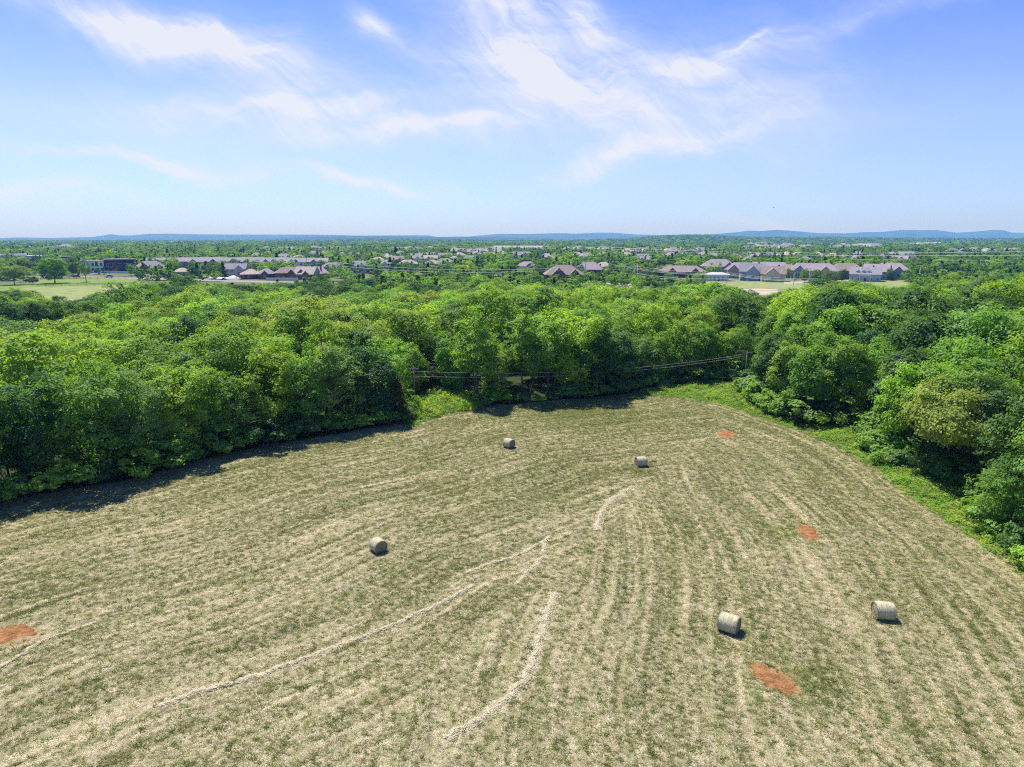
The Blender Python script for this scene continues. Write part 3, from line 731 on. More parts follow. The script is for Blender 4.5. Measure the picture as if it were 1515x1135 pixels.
BROAD = [tree_proto(1, 13, 4.2, 3.0), tree_proto(2, 13, 4.6, 3.4, nl=24), tree_proto(3, 13, 3.8, 2.6, nl=19, shape='tall'), tree_proto(4, 13, 4.4, 3.6, nl=22, nsub=22, size=.46),
         tree_proto(5, 13, 3.6, 2.8, nl=26, nsub=18, per=16, size=.36, lobe=(.28, .42)), tree_proto(6, 13, 5.0, 4.0, nl=26, shape='dome', lobe=(.30, .42))]
EDGE = [tree_proto(11, 13, 4.1, .9, nl=26, nsub=22), tree_proto(12, 13, 3.7, .7, nl=26, nsub=22, lobe=(.30, .44)), tree_proto(13, 13, 4.4, 1.1, nl=28, nsub=22, size=.36), tree_proto(14, 13, 3.4, .8, nl=26, nsub=20, shape='tall', size=.36, lobe=(.32, .46))]
GROVE = [tree_proto(21, 13, 3.2, 3.6, nl=20, nsub=24, shape='tall', stems=3, size=.36), tree_proto(22, 13, 3.5, 3.0, nl=22, nsub=22, shape='tall', stems=2, size=.38)]
OAK = [tree_proto(31, 13, 5.2, 2.2, nl=34, nsub=26, per=18, size=.38, shape='dome', lobe=(.26, .38)), tree_proto(32, 13, 5.0, 2.0, nl=36, nsub=24, per=18, size=.42, lobe=(.24, .34))]
CEDAR = [tree_proto(41, 11, 2.4, .5, nl=38, nsub=16, per=12, size=.30, shape='cone', r0=.16), tree_proto(42, 11, 2.1, .5, nl=36, nsub=16, per=12, size=.28, shape='cone', r0=.15)]
BUSH = [tree_proto(51, 3.2, 1.9, .1, nl=12, nsub=16, per=15, size=.28, shape='dome', r0=.06, stems=3), tree_proto(52, 3.2, 2.2, .1, nl=14, nsub=15, per=15, size=.30, shape='dome', r0=.06, stems=3)]
TONES = {'bright green': (.240, .420, .045), 'fresh yellow-green': (.285, .435, .050), 'mid green': (.170, .320, .045), 'dark green': (.080, .175, .035), 'pale olive green': (.270, .390, .075),
         'grey-green': (.165, .290, .075), 'deep blue-green': (.050, .150, .042), 'dusky brownish green': (.090, .130, .030)}
ONES = ['first', 'second', 'third', 'fourth', 'fifth', 'sixth', 'seventh', 'eighth', 'ninth', 'tenth', 'eleventh', 'twelfth', 'thirteenth', 'fourteenth', 'fifteenth', 'sixteenth', 'seventeenth', 'eighteenth', 'nineteenth', 'twentieth']
TENS = {2: 'twenty', 3: 'thirty', 4: 'forty', 5: 'fifty', 6: 'sixty'}
def ordinal(n):
    if n <= 20: return ONES[n - 1]
    t, u = divmod(n, 10)
    return (TENS[t][:-1] + 'ieth') if u == 0 else TENS[t] + '-' + ONES[u - 1]
def add_tree(proto, x, y, ht, wk, tone, name='broadleaf_tree', label=None, cat='tree', group=None, z=0.0, rz=None, trunk=True):
    cm, tm, H0, R0 = proto; s = ht / H0
    root = empty(name, (x, y, z), rnd.uniform(0, 6.28) if rz is None else rz, (s * wk, s * wk, s)); tag(root, label, cat, group)
    c = link('crown', cm, root); j = rnd.uniform(.86, 1.16); col = TONES[tone] if isinstance(tone, str) else tone
    c.color = (col[0] * j * rnd.uniform(.9, 1.12), col[1] * j, col[2] * j * rnd.uniform(.85, 1.15), 1)
    if trunk: link('trunk', tm, root)
    return root

def far_sources():
    out = []
    for sd, (Ht, Rd, zb, shp) in enumerate([(12, 4.4, 1.2, 'round'), (12, 4.0, 1.0, 'tall'), (12, 4.8, 1.4, 'dome'), (12, 2.6, .4, 'cone')]):
        rng = np.random.default_rng(70 + sd)
        V, Fc, lv, _ = make_crown(rng, Ht, Rd, zb, 16 if shp != 'cone' else 22, 12, 8, .85, shp, (.30, .46))
        out.append((V, Fc, lv, 0))
    return out

def build_forest():
    rng = np.random.default_rng(21)
    front = [Vector((p[0], p[1])) for p in FRONT]
    trees = []     # x, y, height, width factor, kind, tone, zone
    grid = {}
    def free(x, y, s):
        gx, gy = int(x // 8), int(y // 8)
        for i in (-1, 0, 1):
            for j in (-1, 0, 1):
                for (a, b, q) in grid.get((gx + i, gy + j), ()):
                    if (a - x) ** 2 + (b - y) ** 2 < ((s + q) / 2) ** 2: return False
        return True
    def put(x, y, s): grid.setdefault((int(x // 8), int(y // 8)), []).append((x, y, s))
    def tone_pick(names, w): return names[int(rng.choice(len(names), p=np.array(w) / sum(w)))]
    # front row, walked along the line
    poly = FOREST_POLY
    acc = 0; nxt = 2.5; zone_n = 0
    fixed = []
    for a, b, (pa, _), (pb, _) in zip(front[:-1], front[1:], FRONT_PX[:-1], FRONT_PX[1:]):
        L = (b - a).length; t = (b - a) / L; inn = Vector((-t.y, t.x))
        if in_poly([(a + b) / 2 + inn * 1.0], poly)[0] == False: inn = -inn
        while acc + L > nxt:
            f = (nxt - acc) / L; p = a.lerp(b, f); px = pa + (pb - pa) * f
            step = rng.uniform(3.8, 5.6); q = p + inn * rng.uniform(3.0, 4.0); nxt += step
            if px < 604: zone, ht = 'left', rng.uniform(10.5, 13.2)
            elif px < 702: zone, ht = 'notch', rng.uniform(8.5, 12)
            elif px < 900: zone, ht = 'grove', rng.uniform(13.4, 15.0)
            elif px < 1112: zone, ht = 'middle', rng.uniform(9.5, 12.5)
            elif px < 1296: zone, ht = 'right', rng.uniform(10.5, 14.5)
            else: zone, ht = 'rightend', rng.uniform(10, 13)
            if not free(q.x, q.y, 3.6): continue
            put(q.x, q.y, 3.8)
            fixed.append((q.x, q.y, ht, zone, px))
        acc += L
    pa_, pb_ = at(613.7, 606), at(1102, 571)
    fixed = [t for t in fixed if min((t[0] - pa_.x) ** 2 + (t[1] - pa_.y) ** 2, (t[0] - pb_.x) ** 2 + (t[1] - pb_.y) ** 2) > 3.4 ** 2]
    for (x, y, ht, zone, px) in fixed:
        if zone == 'grove' and px < 860: kind, tone, w = GROVE[rng.integers(2)], tone_pick(['bright green', 'mid green'], [6, 3]), 1.0
        elif zone in ('right', 'rightend') and rng.uniform() < .45: kind, tone, w = OAK[rng.integers(2)], tone_pick(['mid green', 'grey-green', 'bright green', 'dark green'], [4, 3, 1.5, 3]), .9
        else: kind, tone, w = EDGE[rng.integers(4)], tone_pick(['mid green', 'bright green', 'dark green', 'pale olive green', 'grey-green', 'deep blue-green'], [5, 2.6, 4, 1.6, 2.4, 1.6]), rng.uniform(.9, 1.12)
        trees.append(dict(x=x, y=y, ht=ht, w=w, kind=kind, tone=tone, zone=zone, px=px, row=0))
    # the interior, closely set
    xs = [p[0] for p in poly]; ys = [p[1] for p in poly]
    def bign(x, y): return mnoise.noise(Vector((x * .035, y * .035, 3.3)))
    N = 60000
    cand = np.stack([rng.uniform(min(xs), max(xs), N), rng.uniform(min(ys), max(ys), N)], 1)
    cand = cand[in_poly(cand, poly)]; fd = poly_dist(cand, FRONT)
    for (x, y), dd in zip(cand, fd):
        px, py, dep = pix((x, y, 8))
        if px < -130 or px > 1660 or dd < 4.2: continue
        bn = bign(x, y); sp = (6.5 + 1.3 * bn) * (1 if dd > 14 else .82)
        if not free(x, y, sp): continue
        put(x, y, sp)
        ht = 12.3 + 2.0 * bn + rng.normal(0, 1.5) - (2.2 if dd < 9 and rng.uniform() < .4 else 0)
        if px > 1090: ht += 3.6 * min(1, (px - 1090) / 130)
        if px < 200: ht -= .8
        if px < 500 and dep > 150: ht -= 1.0
        if 520 < px < 1120 and dep > 185: ht -= 1.2
        r = rng.uniform()
        tb = mnoise.noise(Vector((x * .022, y * .022, 9)))
        if dep < 185: tone = tone_pick(['bright green', 'fresh yellow-green', 'mid green', 'pale olive green', 'grey-green', 'dark green'], [5 + 3 * tb, 1.8 + 2 * tb, 4, 1.5, 1.8, 1.8 - 1.0 * tb])
        else: tone = tone_pick(['mid green', 'bright green', 'dark green', 'deep blue-green', 'pale olive green', 'fresh yellow-green'], [5, 3, 2.4, 1.2, .8, .7])
        if px > 1120 and dep > 85: kind = OAK[rng.integers(2)] if r < .6 else BROAD[rng.integers(6)]; tone = tone_pick(['mid green', 'dark green', 'grey-green', 'bright green', 'deep blue-green'], [5, 4, 1.2, 1.6, 1]) if dep < 190 else tone
        else: kind = BROAD[rng.integers(6)]
        if px > 1380 and dep < 150 and tone == 'fresh yellow-green': tone = 'mid green'
        if dep > 120 and r > .965: kind = CEDAR[rng.integers(2)]; tone = 'deep blue-green'; ht *= .85
        trees.append(dict(x=x, y=y, ht=float(np.clip(ht, 7, 18.5)), w=sp / 6.3 * rng.uniform(.95, 1.15), kind=kind, tone=tone, zone='in', px=px, row=1 + int((dd - 4) // 7)))
    # the dark line of trees round the pasture
    cand = np.stack([rng.uniform(-260, 60, 9000), rng.uniform(150, 280, 9000)], 1); cand = cand[in_poly(cand, DARKROW_POLY)]
    for x, y in cand:
        if not free(x, y, 5.2): continue
        px, py, dep = pix((x, y, 6))
        if px < -60: continue
        put(x, y, 5.2); r = rng.uniform()
        ht = 10.6 + rng.normal(0, 1.1) - (1.2 if 85 < px < 135 else 0)
        kind = CEDAR[rng.integers(2)] if r < .14 else (EDGE + BROAD)[rng.integers(10)]
        trees.append(dict(x=x, y=y, ht=ht, w=1.05, kind=kind, tone=tone_pick(['dark green', 'mid green', 'deep blue-green', 'bright green'], [4, 4, 2, 1.5]) if r >= .14 else 'deep blue-green', zone='dark', px=px, row=0))
    # which of them show largest: nearest first, dark-row ones after
    for t in trees:
        t['ht'] = float(min(t['ht'], top_cap(t['px'], pix((t['x'], t['y'], 8))[2]) + rng.uniform(-.7, .3)))
    trees = [t for t in trees if t['ht'] > 3.5]
    for t in trees:
        t['d'] = pix((t['x'], t['y'], 8))[2]; on = -60 < t['px'] < 1580
        t['show'] = t['ht'] / t['d'] * (1.0 if on else .2)
    order = sorted(range(len(trees)), key=lambda i: -trees[i]['show']); ind = set(order[:272])
    # ---- labels: zone, row, place along the row
    rows = {}
    for i in ind:
        t = trees[i]
        if t['zone'] == 'in': t['zone2'] = 'left' if t['px'] < 600 else ('mid' if t['px'] < 1110 else 'right')
        key = (t['zone'], t.get('zone2'), t['row']); rows.setdefault(key, []).append(i)
    where = {'left': 'in front row along the left field edge', 'notch': 'behind the weedy notch', 'grove': 'in front row of the central grove',
             'middle': 'in front row between grove and far pole', 'right': 'in front row above the green verge', 'rightend': 'in front row beside the lower bright verge', 'dark': 'in dark tree line before the pasture'}
    whin = {'left': 'left woods', 'mid': 'woods behind grove', 'right': 'right-hand woods'}
    for key, lst in rows.items():
        lst.sort(key=lambda i: trees[i]['px'])
        for n, i in enumerate(lst):
            t = trees[i]; kindw = 'cedar' if any(t['kind'] is c for c in CEDAR) else 'tree'
            if key[0] == 'in': lab = f"{t['tone']} {kindw}, {ordinal(n + 1)} from left, {ordinal(key[2])} row of {whin[key[1]]}"
            else: lab = f"{t['tone']} {kindw}, {ordinal(n + 1)} from left {where[key[0]]}"
            add_tree(t['kind'], t['x'], t['y'], t['ht'], t['w'], t['tone'], 'cedar_tree' if kindw == 'cedar' else 'broadleaf_tree', lab, 'tree', 'trees of the woods around the hay field')
    # ---- the rest of the wood as one mass
    rest = [trees[i] for i in range(len(trees)) if i not in ind]
    print('trees', len(trees), 'individual', len(ind), 'rest', len(rest))
    src = []
    order_p = [BROAD[0], BROAD[1], BROAD[3], BROAD[5], EDGE[0], OAK[0], CEDAR[0]]
    for cm, tm, H0, R0 in order_p:
        V = np.zeros(len(cm.vertices) * 3, np.float32); cm.vertices.foreach_get('co', V); V = V.reshape(-1, 3); lv = np.zeros(len(cm.polygons), np.float32); cm.attributes['lv'].data.foreach_get('value', lv)
        src.append((V, np.arange(len(V)).reshape(-1, 4), lv, 0))
    P, sc_, va, ti = [], [], [], []
    for t in rest:
        k = t['kind']
        v = 6 if any(k is c for c in CEDAR) else 5 if any(k is c for c in OAK) else 4 if any(k is c for c in EDGE) else int(rng.integers(4))
        s = t['ht'] / k[2]; P.append((t['x'], t['y'], 0)); sc_.append((s * t['w'], s * t['w'], s)); va.append(v); c = TONES[t['tone']]; j = rng.uniform(.86, 1.16); ti.append((c[0] * j * rng.uniform(.9, 1.12), c[1] * j, c[2] * j))
    scatter('woodland', P, rng.uniform(0, 6.28, len(P)), sc_, va, ti, src, [LEAF_INS], label='deeper part of the broadleaf woods reading as one mass of crowns', cat='woodland')
    # ---- undergrowth at the foot of the front row
    acc, nxt, n = 0, 1.0, 0; info = []
    for a, b, (pa, _), (pb, _) in zip(front[:-1], front[1:], FRONT_PX[:-1], FRONT_PX[1:]):
        L = (b - a).length; t = (b - a) / L; inn = Vector((-t.y, t.x))
        if not in_poly([(a + b) / 2 + inn * 1.0], poly)[0]: inn = -inn
        while acc + L > nxt:
            f = (nxt - acc) / L; p = a.lerp(b, f); px = pa + (pb - pa) * f; grove = 715 < px < 850
            nxt += rng.uniform(2.0, 3.2) * (1.2 if grove else 1)
            if px < -70 or px > 1580: continue
            q = p + inn * rng.uniform(.5, 1.9); ht = rng.uniform(2.0, 4.6) * (.65 if grove else .5 if 604 < px < 702 else 1)
            info.append((px, q, ht))
        acc += L
    info.sort(key=lambda k: k[0]); cnt = {}
    for px, q, ht in info:
        z = 'along the left field edge' if px < 604 else 'behind the weedy notch' if px < 702 else 'under the central grove' if px < 900 else 'between the grove and the far pole' if px < 1112 else 'above the green verge' if px < 1296 else 'beside the bright verge'
        cnt[z] = cnt.get(z, 0) + 1; tone = tone_pick(['mid green', 'dark green', 'bright green', 'grey-green'], [4, 3, 2, 1])
        add_tree(BUSH[rng.integers(2)], q.x, q.y, ht, rng.uniform(.9, 1.5), tone, 'bush', f"low {tone} bush, {ordinal(cnt[z])} from left {z}", 'bush', 'bushes at the foot of the woods')
build_forest()

# a few trees and bushes one can pick out by eye
add_tree(OAK[0], *at(1395, 712)[:2], 11.2, 1.05, 'pale olive green', 'broadleaf_tree', 'broad layered pale olive tree with open limbs overhanging the right verge', 'tree', 'trees standing out from the woods')
add_tree(EDGE[2], *at(1476, 790)[:2], 6.4, .95, 'mid green', 'broadleaf_tree', 'small leafy tree at the right border over the verge', 'tree', 'trees standing out from the woods')
add_tree(BUSH[1], *at(1500, 822)[:2], 2.6, .85, 'grey-green', 'bush', 'round grey-green bush lowest beside the right border', 'bush', 'bushes standing out from the woods')
add_tree(EDGE[3], *at(300, 668)[:2], 12.4, .85, 'bright green', 'broadleaf_tree', 'pointed narrow tree rising from the left wall of woods', 'tree', 'trees standing out from the woods')
add_tree(CEDAR[0], *at(588, 628)[:2], 7.0, 1.5, 'dusky brownish green', 'cedar_tree', 'dusky cedar closing the corner of the left woods next to the utility pole', 'tree', 'trees standing out from the woods')
add_tree(EDGE[0], *at(1545, 815)[:2], 10.5, 1.0, 'mid green', 'broadleaf_tree', 'tall full tree leaning in at the right border behind the small leafy one', 'tree', 'trees standing out from the woods')
add_tree(BUSH[0], *at(618, 612)[:2], 1.7, 1.0, 'fresh yellow-green', 'bush', 'yellow-green bush at the foot of the near utility pole', 'bush', 'bushes standing out from the woods')
add_tree(BUSH[0], *at(1128, 602)[:2], 4.0, 1.2, 'fresh yellow-green', 'bush', 'yellow-green bush where the right woods begin beside the far pole', 'bush', 'bushes standing out from the woods')
add_tree(BUSH[1], *at(1205, 629)[:2], 3.6, 1.2, 'dusky brownish green', 'bush', 'brownish green bush bulging over the upper verge', 'bush', 'bushes standing out from the woods')

# ------------------------------------------------------------------ verges of weeds
def build_verge():
    rng = np.random.default_rng(33)
    polys = [G([(604, 636), (620, 626), (662, 612), (712, 606), (716, 598), (700, 586), (640, 586), (606, 600)]),
             G([(930, 592), (960, 586), (1000, 588), (1060, 597), (1110, 613), (1180, 635), (1240, 661), (1300, 696), (1350, 736), (1400, 767), (1460, 807), (1515, 851), (1560, 885),
                (1560, 850), (1515, 818), (1470, 770), (1440, 720), (1380, 700), (1320, 680), (1310, 640), (1230, 622), (1130, 600), (1110, 570), (1030, 566), (950, 578)])]
    m, t, out = new_mat('verge_soil'); co = objco(t); n = t.noise(co, 1.5, 5, .6)
    principled(t, out, t.mix(t.ramp(n, .35, .65), (.10, .24, .025, 1), (.20, .34, .05, 1)), .95, bump(t, n, .7, .2), .1)
    for i, p in enumerate(polys): flat_sheet('verge', p, 0.09 if i else 0.094, m)
    P = []
    for p in polys:
        a = np.array([(q[0], q[1]) for q in p]); lo, hi = a.min(0), a.max(0); c = rng.uniform(lo, hi, (int((hi - lo).prod() * 12), 2)); P.append(c[in_poly(c, p)])
    P = np.concatenate(P); dF = np.minimum(poly_dist(P, LEFT_EDGE), poly_dist(P, RIGHT_EDGE)); n = len(P)
    bn = np.array([mnoise.noise(Vector((x * .35, y * .35, 5))) for x, y in P]); b2 = np.array([mnoise.noise(Vector((x * 1.3, y * 1.3, 8))) for x, y in P])
    h = np.clip(.45 + .55 * bn + .6 * b2, .25, 1.5) * np.clip(dF / 1.6 + .3, .3, 1.2) * rng.uniform(.7, 1.3, n)
    notch = P[:, 0] < 0
    h = np.where(notch, h * 1.7, h); P = P + rng.normal(0, .42, P.shape)
    cols = np.array([(.20, .39, .04), (.29, .44, .05), (.15, .31, .04), (.36, .41, .12), (.17, .33, .07)]); w = rng.integers(0, 5, n)
    ti = cols[w] * (1 + .25 * bn[:, None])
    def weed(k, nl):
        r = np.random.default_rng(k); C = np.stack([r.normal(0, .22, nl), r.normal(0, .22, nl), r.uniform(.12, 1.0, nl) * .75], 1)
        return leaf_cloud(r, C, unit(C), np.full((nl, 1), .07) * np.array([1, 1, 1]), 4, .15, .6, .5, .9)
    scatter('verge_weeds', np.column_stack([P, np.full(n, .09)]), rng.uniform(0, 6.28, n), np.column_stack([np.ones(n) * (1 + .3 * h)] * 2 + [h]), rng.integers(0, 3, n), ti,
            [(*weed(1, 16), 0), (*weed(2, 20), 0), (*blades(rng, 34, .16, .25, .8, .018, .4), 0)], [LEAF_INS], label='bright green weeds and vines of the verge between field and woods', cat='weeds')
    print('weeds', n)
build_verge()

# ------------------------------------------------------------------ beyond the woods: pasture, roads, lots
GRASS_LIGHT = flat_mat('pasture_grass', (.17, .22, .060), .35, .25, .95, .05, .3, (.11, .17, .035))
GRASS_TAN = flat_mat('dry_grass', (.23, .25, .10), .35, .2, .95, .05, .3, (.15, .19, .06))
ASPHALT = flat_mat('asphalt', (.25, .225, .22), .2, .3, .9, .1)
CONCRETE = flat_mat('pale_concrete', (.30, .28, .26), .2, .3, .9, .1)
DIRT = flat_mat('pale_dirt', (.40, .33, .26), .35, .15, .95, .05)
PASTURE = G([(-200, 428), (50, 421), (60, 413), (200, 410.5), (215, 425), (190, 450), (130, 470), (-10, 470), (-200, 466)])
TANPATCH = G([(30, 426), (60, 424.5), (120, 423.4), (190, 421.8), (200, 430), (190, 446), (60, 452), (20, 440)])
ROAD_C = [(-300, 409), (-80, 409), (100, 409.5), (190, 411), (350, 416), (560, 421), (745, 426), (835, 428), (1000, 431), (1130, 430.5), (1300, 426.5), (1515, 422), (1700, 419)]
ROAD = G([(x, y - 1.4) for x, y in ROAD_C] + [(x, y + 1.4) for x, y in ROAD_C[::-1]])
flat_sheet('pasture', PASTURE, .010, GRASS_LIGHT); flat_sheet('pasture', TANPATCH, .016, GRASS_TAN)
flat_sheet('road', ROAD, .022, ASPHALT)
flat_sheet('pavement', G([(120, 401.5), (250, 403.5), (330, 406.5), (420, 409), (420, 410.6), (330, 408), (250, 405), (120, 403.2)]), .026, CONCRETE)
flat_sheet('mown_strip', G([(1000, 417), (1140, 416.5), (1260, 416), (1345, 415), (1345, 424), (1300, 425), (1130, 428.5), (1000, 429)]), .012, GRASS_TAN)
flat_sheet('bare_ground', G([(1092, 428), (1120, 427), (1150, 428), (1152, 437), (1098, 437)]), .034, DIRT)
flat_sheet('bare_ground', G([(1160, 416), (1210, 415.5), (1262, 414.5), (1262, 418), (1160, 420)]), .030, DIRT)
flat_sheet('pavement', G([(895, 418), (940, 416), (950, 426), (900, 427)]), .030, CONCRETE)
flat_sheet('bare_ground', G([(300, 408), (352, 409), (352, 414), (300, 412)]), .030, CONCRETE)

# ------------------------------------------------------------------ far trees, filling everything out to the ridge
CLEAR = []      # (px0, px1, d0, d1) boxes kept free of scattered trees
def clear(px0, px1, d0, d1, some=0.0): CLEAR.append((px0, px1, d0, d1, some))
def dep(py, z=0.0): return (H - z) / (SP + (py - CY) / F * CP)

# ------------------------------------------------------------------ houses
def roofmat(n, c): return flat_mat(n, c, .22, .8, .9, .1)
RM = {'grey': roofmat('grey_shingle', (.29, .275, .30)), 'brown': roofmat('brown_shingle', (.29, .235, .215)), 'dark': roofmat('dark_shingle', (.115, .11, .125)), 'tan': roofmat('tan_shingle', (.42, .36, .31)),
      'mauve': roofmat('mauve_shingle', (.33, .275, .31)), 'pale': roofmat('pale_roof', (.31, .285, .30)), 'white': roofmat('white_roof', (.52, .52, .53))}
WMT = {'brick': flat_mat('red_brick', (.22, .095, .070), .25, 3, .9, .1), 'brown': flat_mat('brown_brick', (.20, .14, .11), .25, 3, .9, .1), 'cream': flat_mat('cream_siding', (.55, .50, .38), .1, 1, .7), 'white': flat_mat('white_siding', (.70, .71, .72), .08, 1, .7),
       'blue': flat_mat('pale_blue_siding', (.36, .45, .56), .1, 1, .7), 'grey': flat_mat('grey_siding', (.34, .35, .36), .12, 1, .7), 'tan': flat_mat('tan_siding', (.42, .34, .25), .15, 1, .8), 'navy': flat_mat('dark_blue_cladding', (.045, .065, .12), .15, 1, .6)}
GLASS, _t, _o = new_mat('window_glass'); principled(_t, _o, (.03, .04, .05, 1), .08, None, .6)
TRIM = flat_mat('white_trim', (.72, .72, .70), .05, 1, .6)
DOORM = flat_mat('door_paint', (.12, .06, .045), .1, 1, .5)
GARAGE = flat_mat('garage_door', (.55, .53, .50), .08, 1, .6)
def window(root, x, y, z, w=1.1, h=1.4, side=-1, ax='y'):
    """frame (the window) with its pane, on a wall whose outside is at y (ax y) or x (ax x)"""
    fr = MB(); t = .09; o = .03 * side
    def bx(mb, a0, a1, z0, z1, d0, d1):
        d0, d1 = sorted((d0, d1))
        mb.box(a0, a1, d0, d1, z0, z1) if ax == 'y' else mb.box(d0, d1, a0, a1, z0, z1)
    c, dpt = (x, y) if ax == 'y' else (y, x)
    for a0, a1, z0, z1 in ((c - w / 2 - t, c + w / 2 + t, z + h, z + h + t), (c - w / 2 - t, c + w / 2 + t, z - t, z), (c - w / 2 - t, c - w / 2, z, z + h), (c + w / 2, c + w / 2 + t, z, z + h), (c - .03, c + .03, z, z + h)):
        bx(fr, a0, a1, z0, z1, dpt - .02 * side, dpt + .07 * side)
    f = fr.build('window', TRIM, root)
    p = MB(); bx(p, c - w / 2, c + w / 2, z, z + h, dpt - .02 * side, dpt + .02 * side); p.build('pane', GLASS, f)
def hip_roof(w, d, z, rise, over=.5, hip=1.0, cx=0, cy=0, mb=None):
    """closed hip roof (hip=1) or gable roof (hip=0), ridge along the longer side"""
    mb = mb or MB(); W, D = w / 2 + over, d / 2 + over
    k = min(W, D) * hip
    if W >= D: A, B = (-W + k, 0), (W - k, 0)
    else: A, B = (0, -D + k), (0, D - k)
    vs = [(-W, -D, z), (W, -D, z), (W, D, z), (-W, D, z), (-W, -D, z + .18), (W, -D, z + .18), (W, D, z + .18), (-W, D, z + .18), (A[0], A[1], z + rise), (B[0], B[1], z + rise)]
    vs = [(a + cx, b + cy, c) for a, b, c in vs]
    fs = [(3, 2, 1, 0), (0, 1, 5, 4), (1, 2, 6, 5), (2, 3, 7, 6), (3, 0, 4, 7)]
    fs += [(4, 5, 9, 8), (5, 6, 9), (6, 7, 8, 9), (7, 4, 8)] if W >= D else [(4, 5, 8), (5, 6, 9, 8), (6, 7, 9), (7, 4, 8, 9)]
    mb.add(vs, fs); return mb
def gable_ext(root, x, w, z, rise, proj, d2, wall, roof, yf, zb=0):
    """a wing with its gable end to the front (-y)"""
    yb, y0 = yf + d2, yf - proj
    W = MB(); W.add([(x - w / 2, y0, zb), (x + w / 2, y0, zb), (x + w / 2, yb, zb), (x - w / 2, yb, zb), (x - w / 2, y0, z), (x + w / 2, y0, z), (x + w / 2, yb, z), (x - w / 2, yb, z), (x, y0, z + rise * .93), (x, yb, z + rise * .93)],
                    [(0, 1, 5, 8, 4), (3, 7, 9, 6, 2), (0, 4, 7, 3), (1, 2, 6, 5), (0, 3, 2, 1)])
    W.build('gable_wing', wall, root)
    o = .35; sl = rise / (w / 2); zz = z - o * sl
    Rf = MB()
    for s in (-1, 1):
        a = (x + s * (w / 2 + o), zz)
        Rf.add([(a[0], y0 - .3, a[1] + .02), (x, y0 - .3, z + rise), (x, yb, z + rise), (a[0], yb, a[1] + .02), (a[0], y0 - .3, a[1] + .2), (x, y0 - .3, z + rise + .18), (x, yb, z + rise + .18), (a[0], yb, a[1] + .2)],
               [(0, 1, 2, 3), (4, 7, 6, 5), (0, 4, 5, 1), (3, 2, 6, 7), (0, 3, 7, 4), (1, 5, 6, 2)])
    Rf.build('gable_roof', roof, root)
def house(w, d, hw, rise, wall, roof, hip=1.0, gables=(), nwin=4, storeys=1, chimney=True, garage=False, name='suburban_house', simple=False, dormers=()):
    root = empty(name)
    MB().box(-w / 2, w / 2, -d / 2, d / 2, -.1, hw).build('wall', wall, root)
    r = hip_roof(w, d, hw + .003, rise, .5, hip).build('roof', roof, root)
    if hip == 0:      # triangular gable ends under the roof
        g = MB()
        for s in (-1, 1):
            if w >= d: g.add([(s * (w / 2 - .02), -d / 2, hw), (s * (w / 2 - .02), d / 2, hw), (s * (w / 2 - .02), 0, hw + rise - .3), (s * (w / 2 - .3), -d / 2, hw), (s * (w / 2 - .3), d / 2, hw), (s * (w / 2 - .3), 0, hw + rise - .3)], [(0, 1, 2), (3, 5, 4), (0, 2, 5, 3), (1, 4, 5, 2)])
        if g.v: g.build('gable_end', wall, root)
    if chimney: MB().box(w * .22, w * .22 + .9, .2, 1.0, hw + rise * .3, hw + rise + .9).build('chimney', WMT['brick'], r)
    if simple: return root
    for (gx, gw, gp) in gables: gable_ext(root, gx, gw, hw - .1, min(rise * .8, gw * .48), gp, d * .5 + gp, wall, roof, -d / 2); window(root, gx, -d / 2 - gp, hw * .35, 1.4, 1.5)
    for dx in dormers:
        gable_ext(root, dx, 2.0, hw + rise * .42, .9, 0, 2.6, TRIM, roof, -d * .36, hw + .25)
        window(root, dx, -d * .36, hw + rise * .13 + .25, .9, 1.0)
    for s in range(storeys):
        for i in range(nwin):
            x = -w / 2 + (i + .5) * w / nwin
            if any(abs(x - g[0]) < g[1] / 2 + .6 for g in gables) or (s == 0 and i == nwin // 2): continue
            window(root, x, -d / 2, .9 + 2.8 * s)
        for sx in (-1, 1): window(root, sx * w / 2, 0, .9 + 2.8 * s, 1.1, 1.4, sx, 'x')
    x = -w / 2 + (nwin // 2 + .5) * w / nwin
    dr = MB().box(x - .55, x + .55, -d / 2 - .06, -d / 2 + .02, 0, 2.15).build('door', DOORM, root)
    MB().box(x + .35, x + .43, -d / 2 - .14, -d / 2 - .06, 1.0, 1.12).build('handle', TRIM, dr)
    if garage: MB().box(w / 2 - 5.2, w / 2 - .6, -d / 2 - .05, -d / 2 + .02, 0, 2.3).build('garage_door', GARAGE, root)
    return root
def place(root, px, py, label, rz=0, cat='house', group='houses of the suburb beyond the woods', halfpx=None, front=1.0, scale=1):
    p = at(px, py); d = pix((p.x, p.y, 0))[2]
    root.location = p; root.rotation_euler = (0, 0, -math.atan2(p.x, p.y) + R(rz)); root.scale = (scale,) * 3; tag(root, label, cat, group)
    if halfpx: clear(px - halfpx, px + halfpx, d - 22, d + 12); clear(px - halfpx, px + halfpx, d - 75 * front * d / 450, d - 22, .22)
    return root
W, Q = WMT, RM
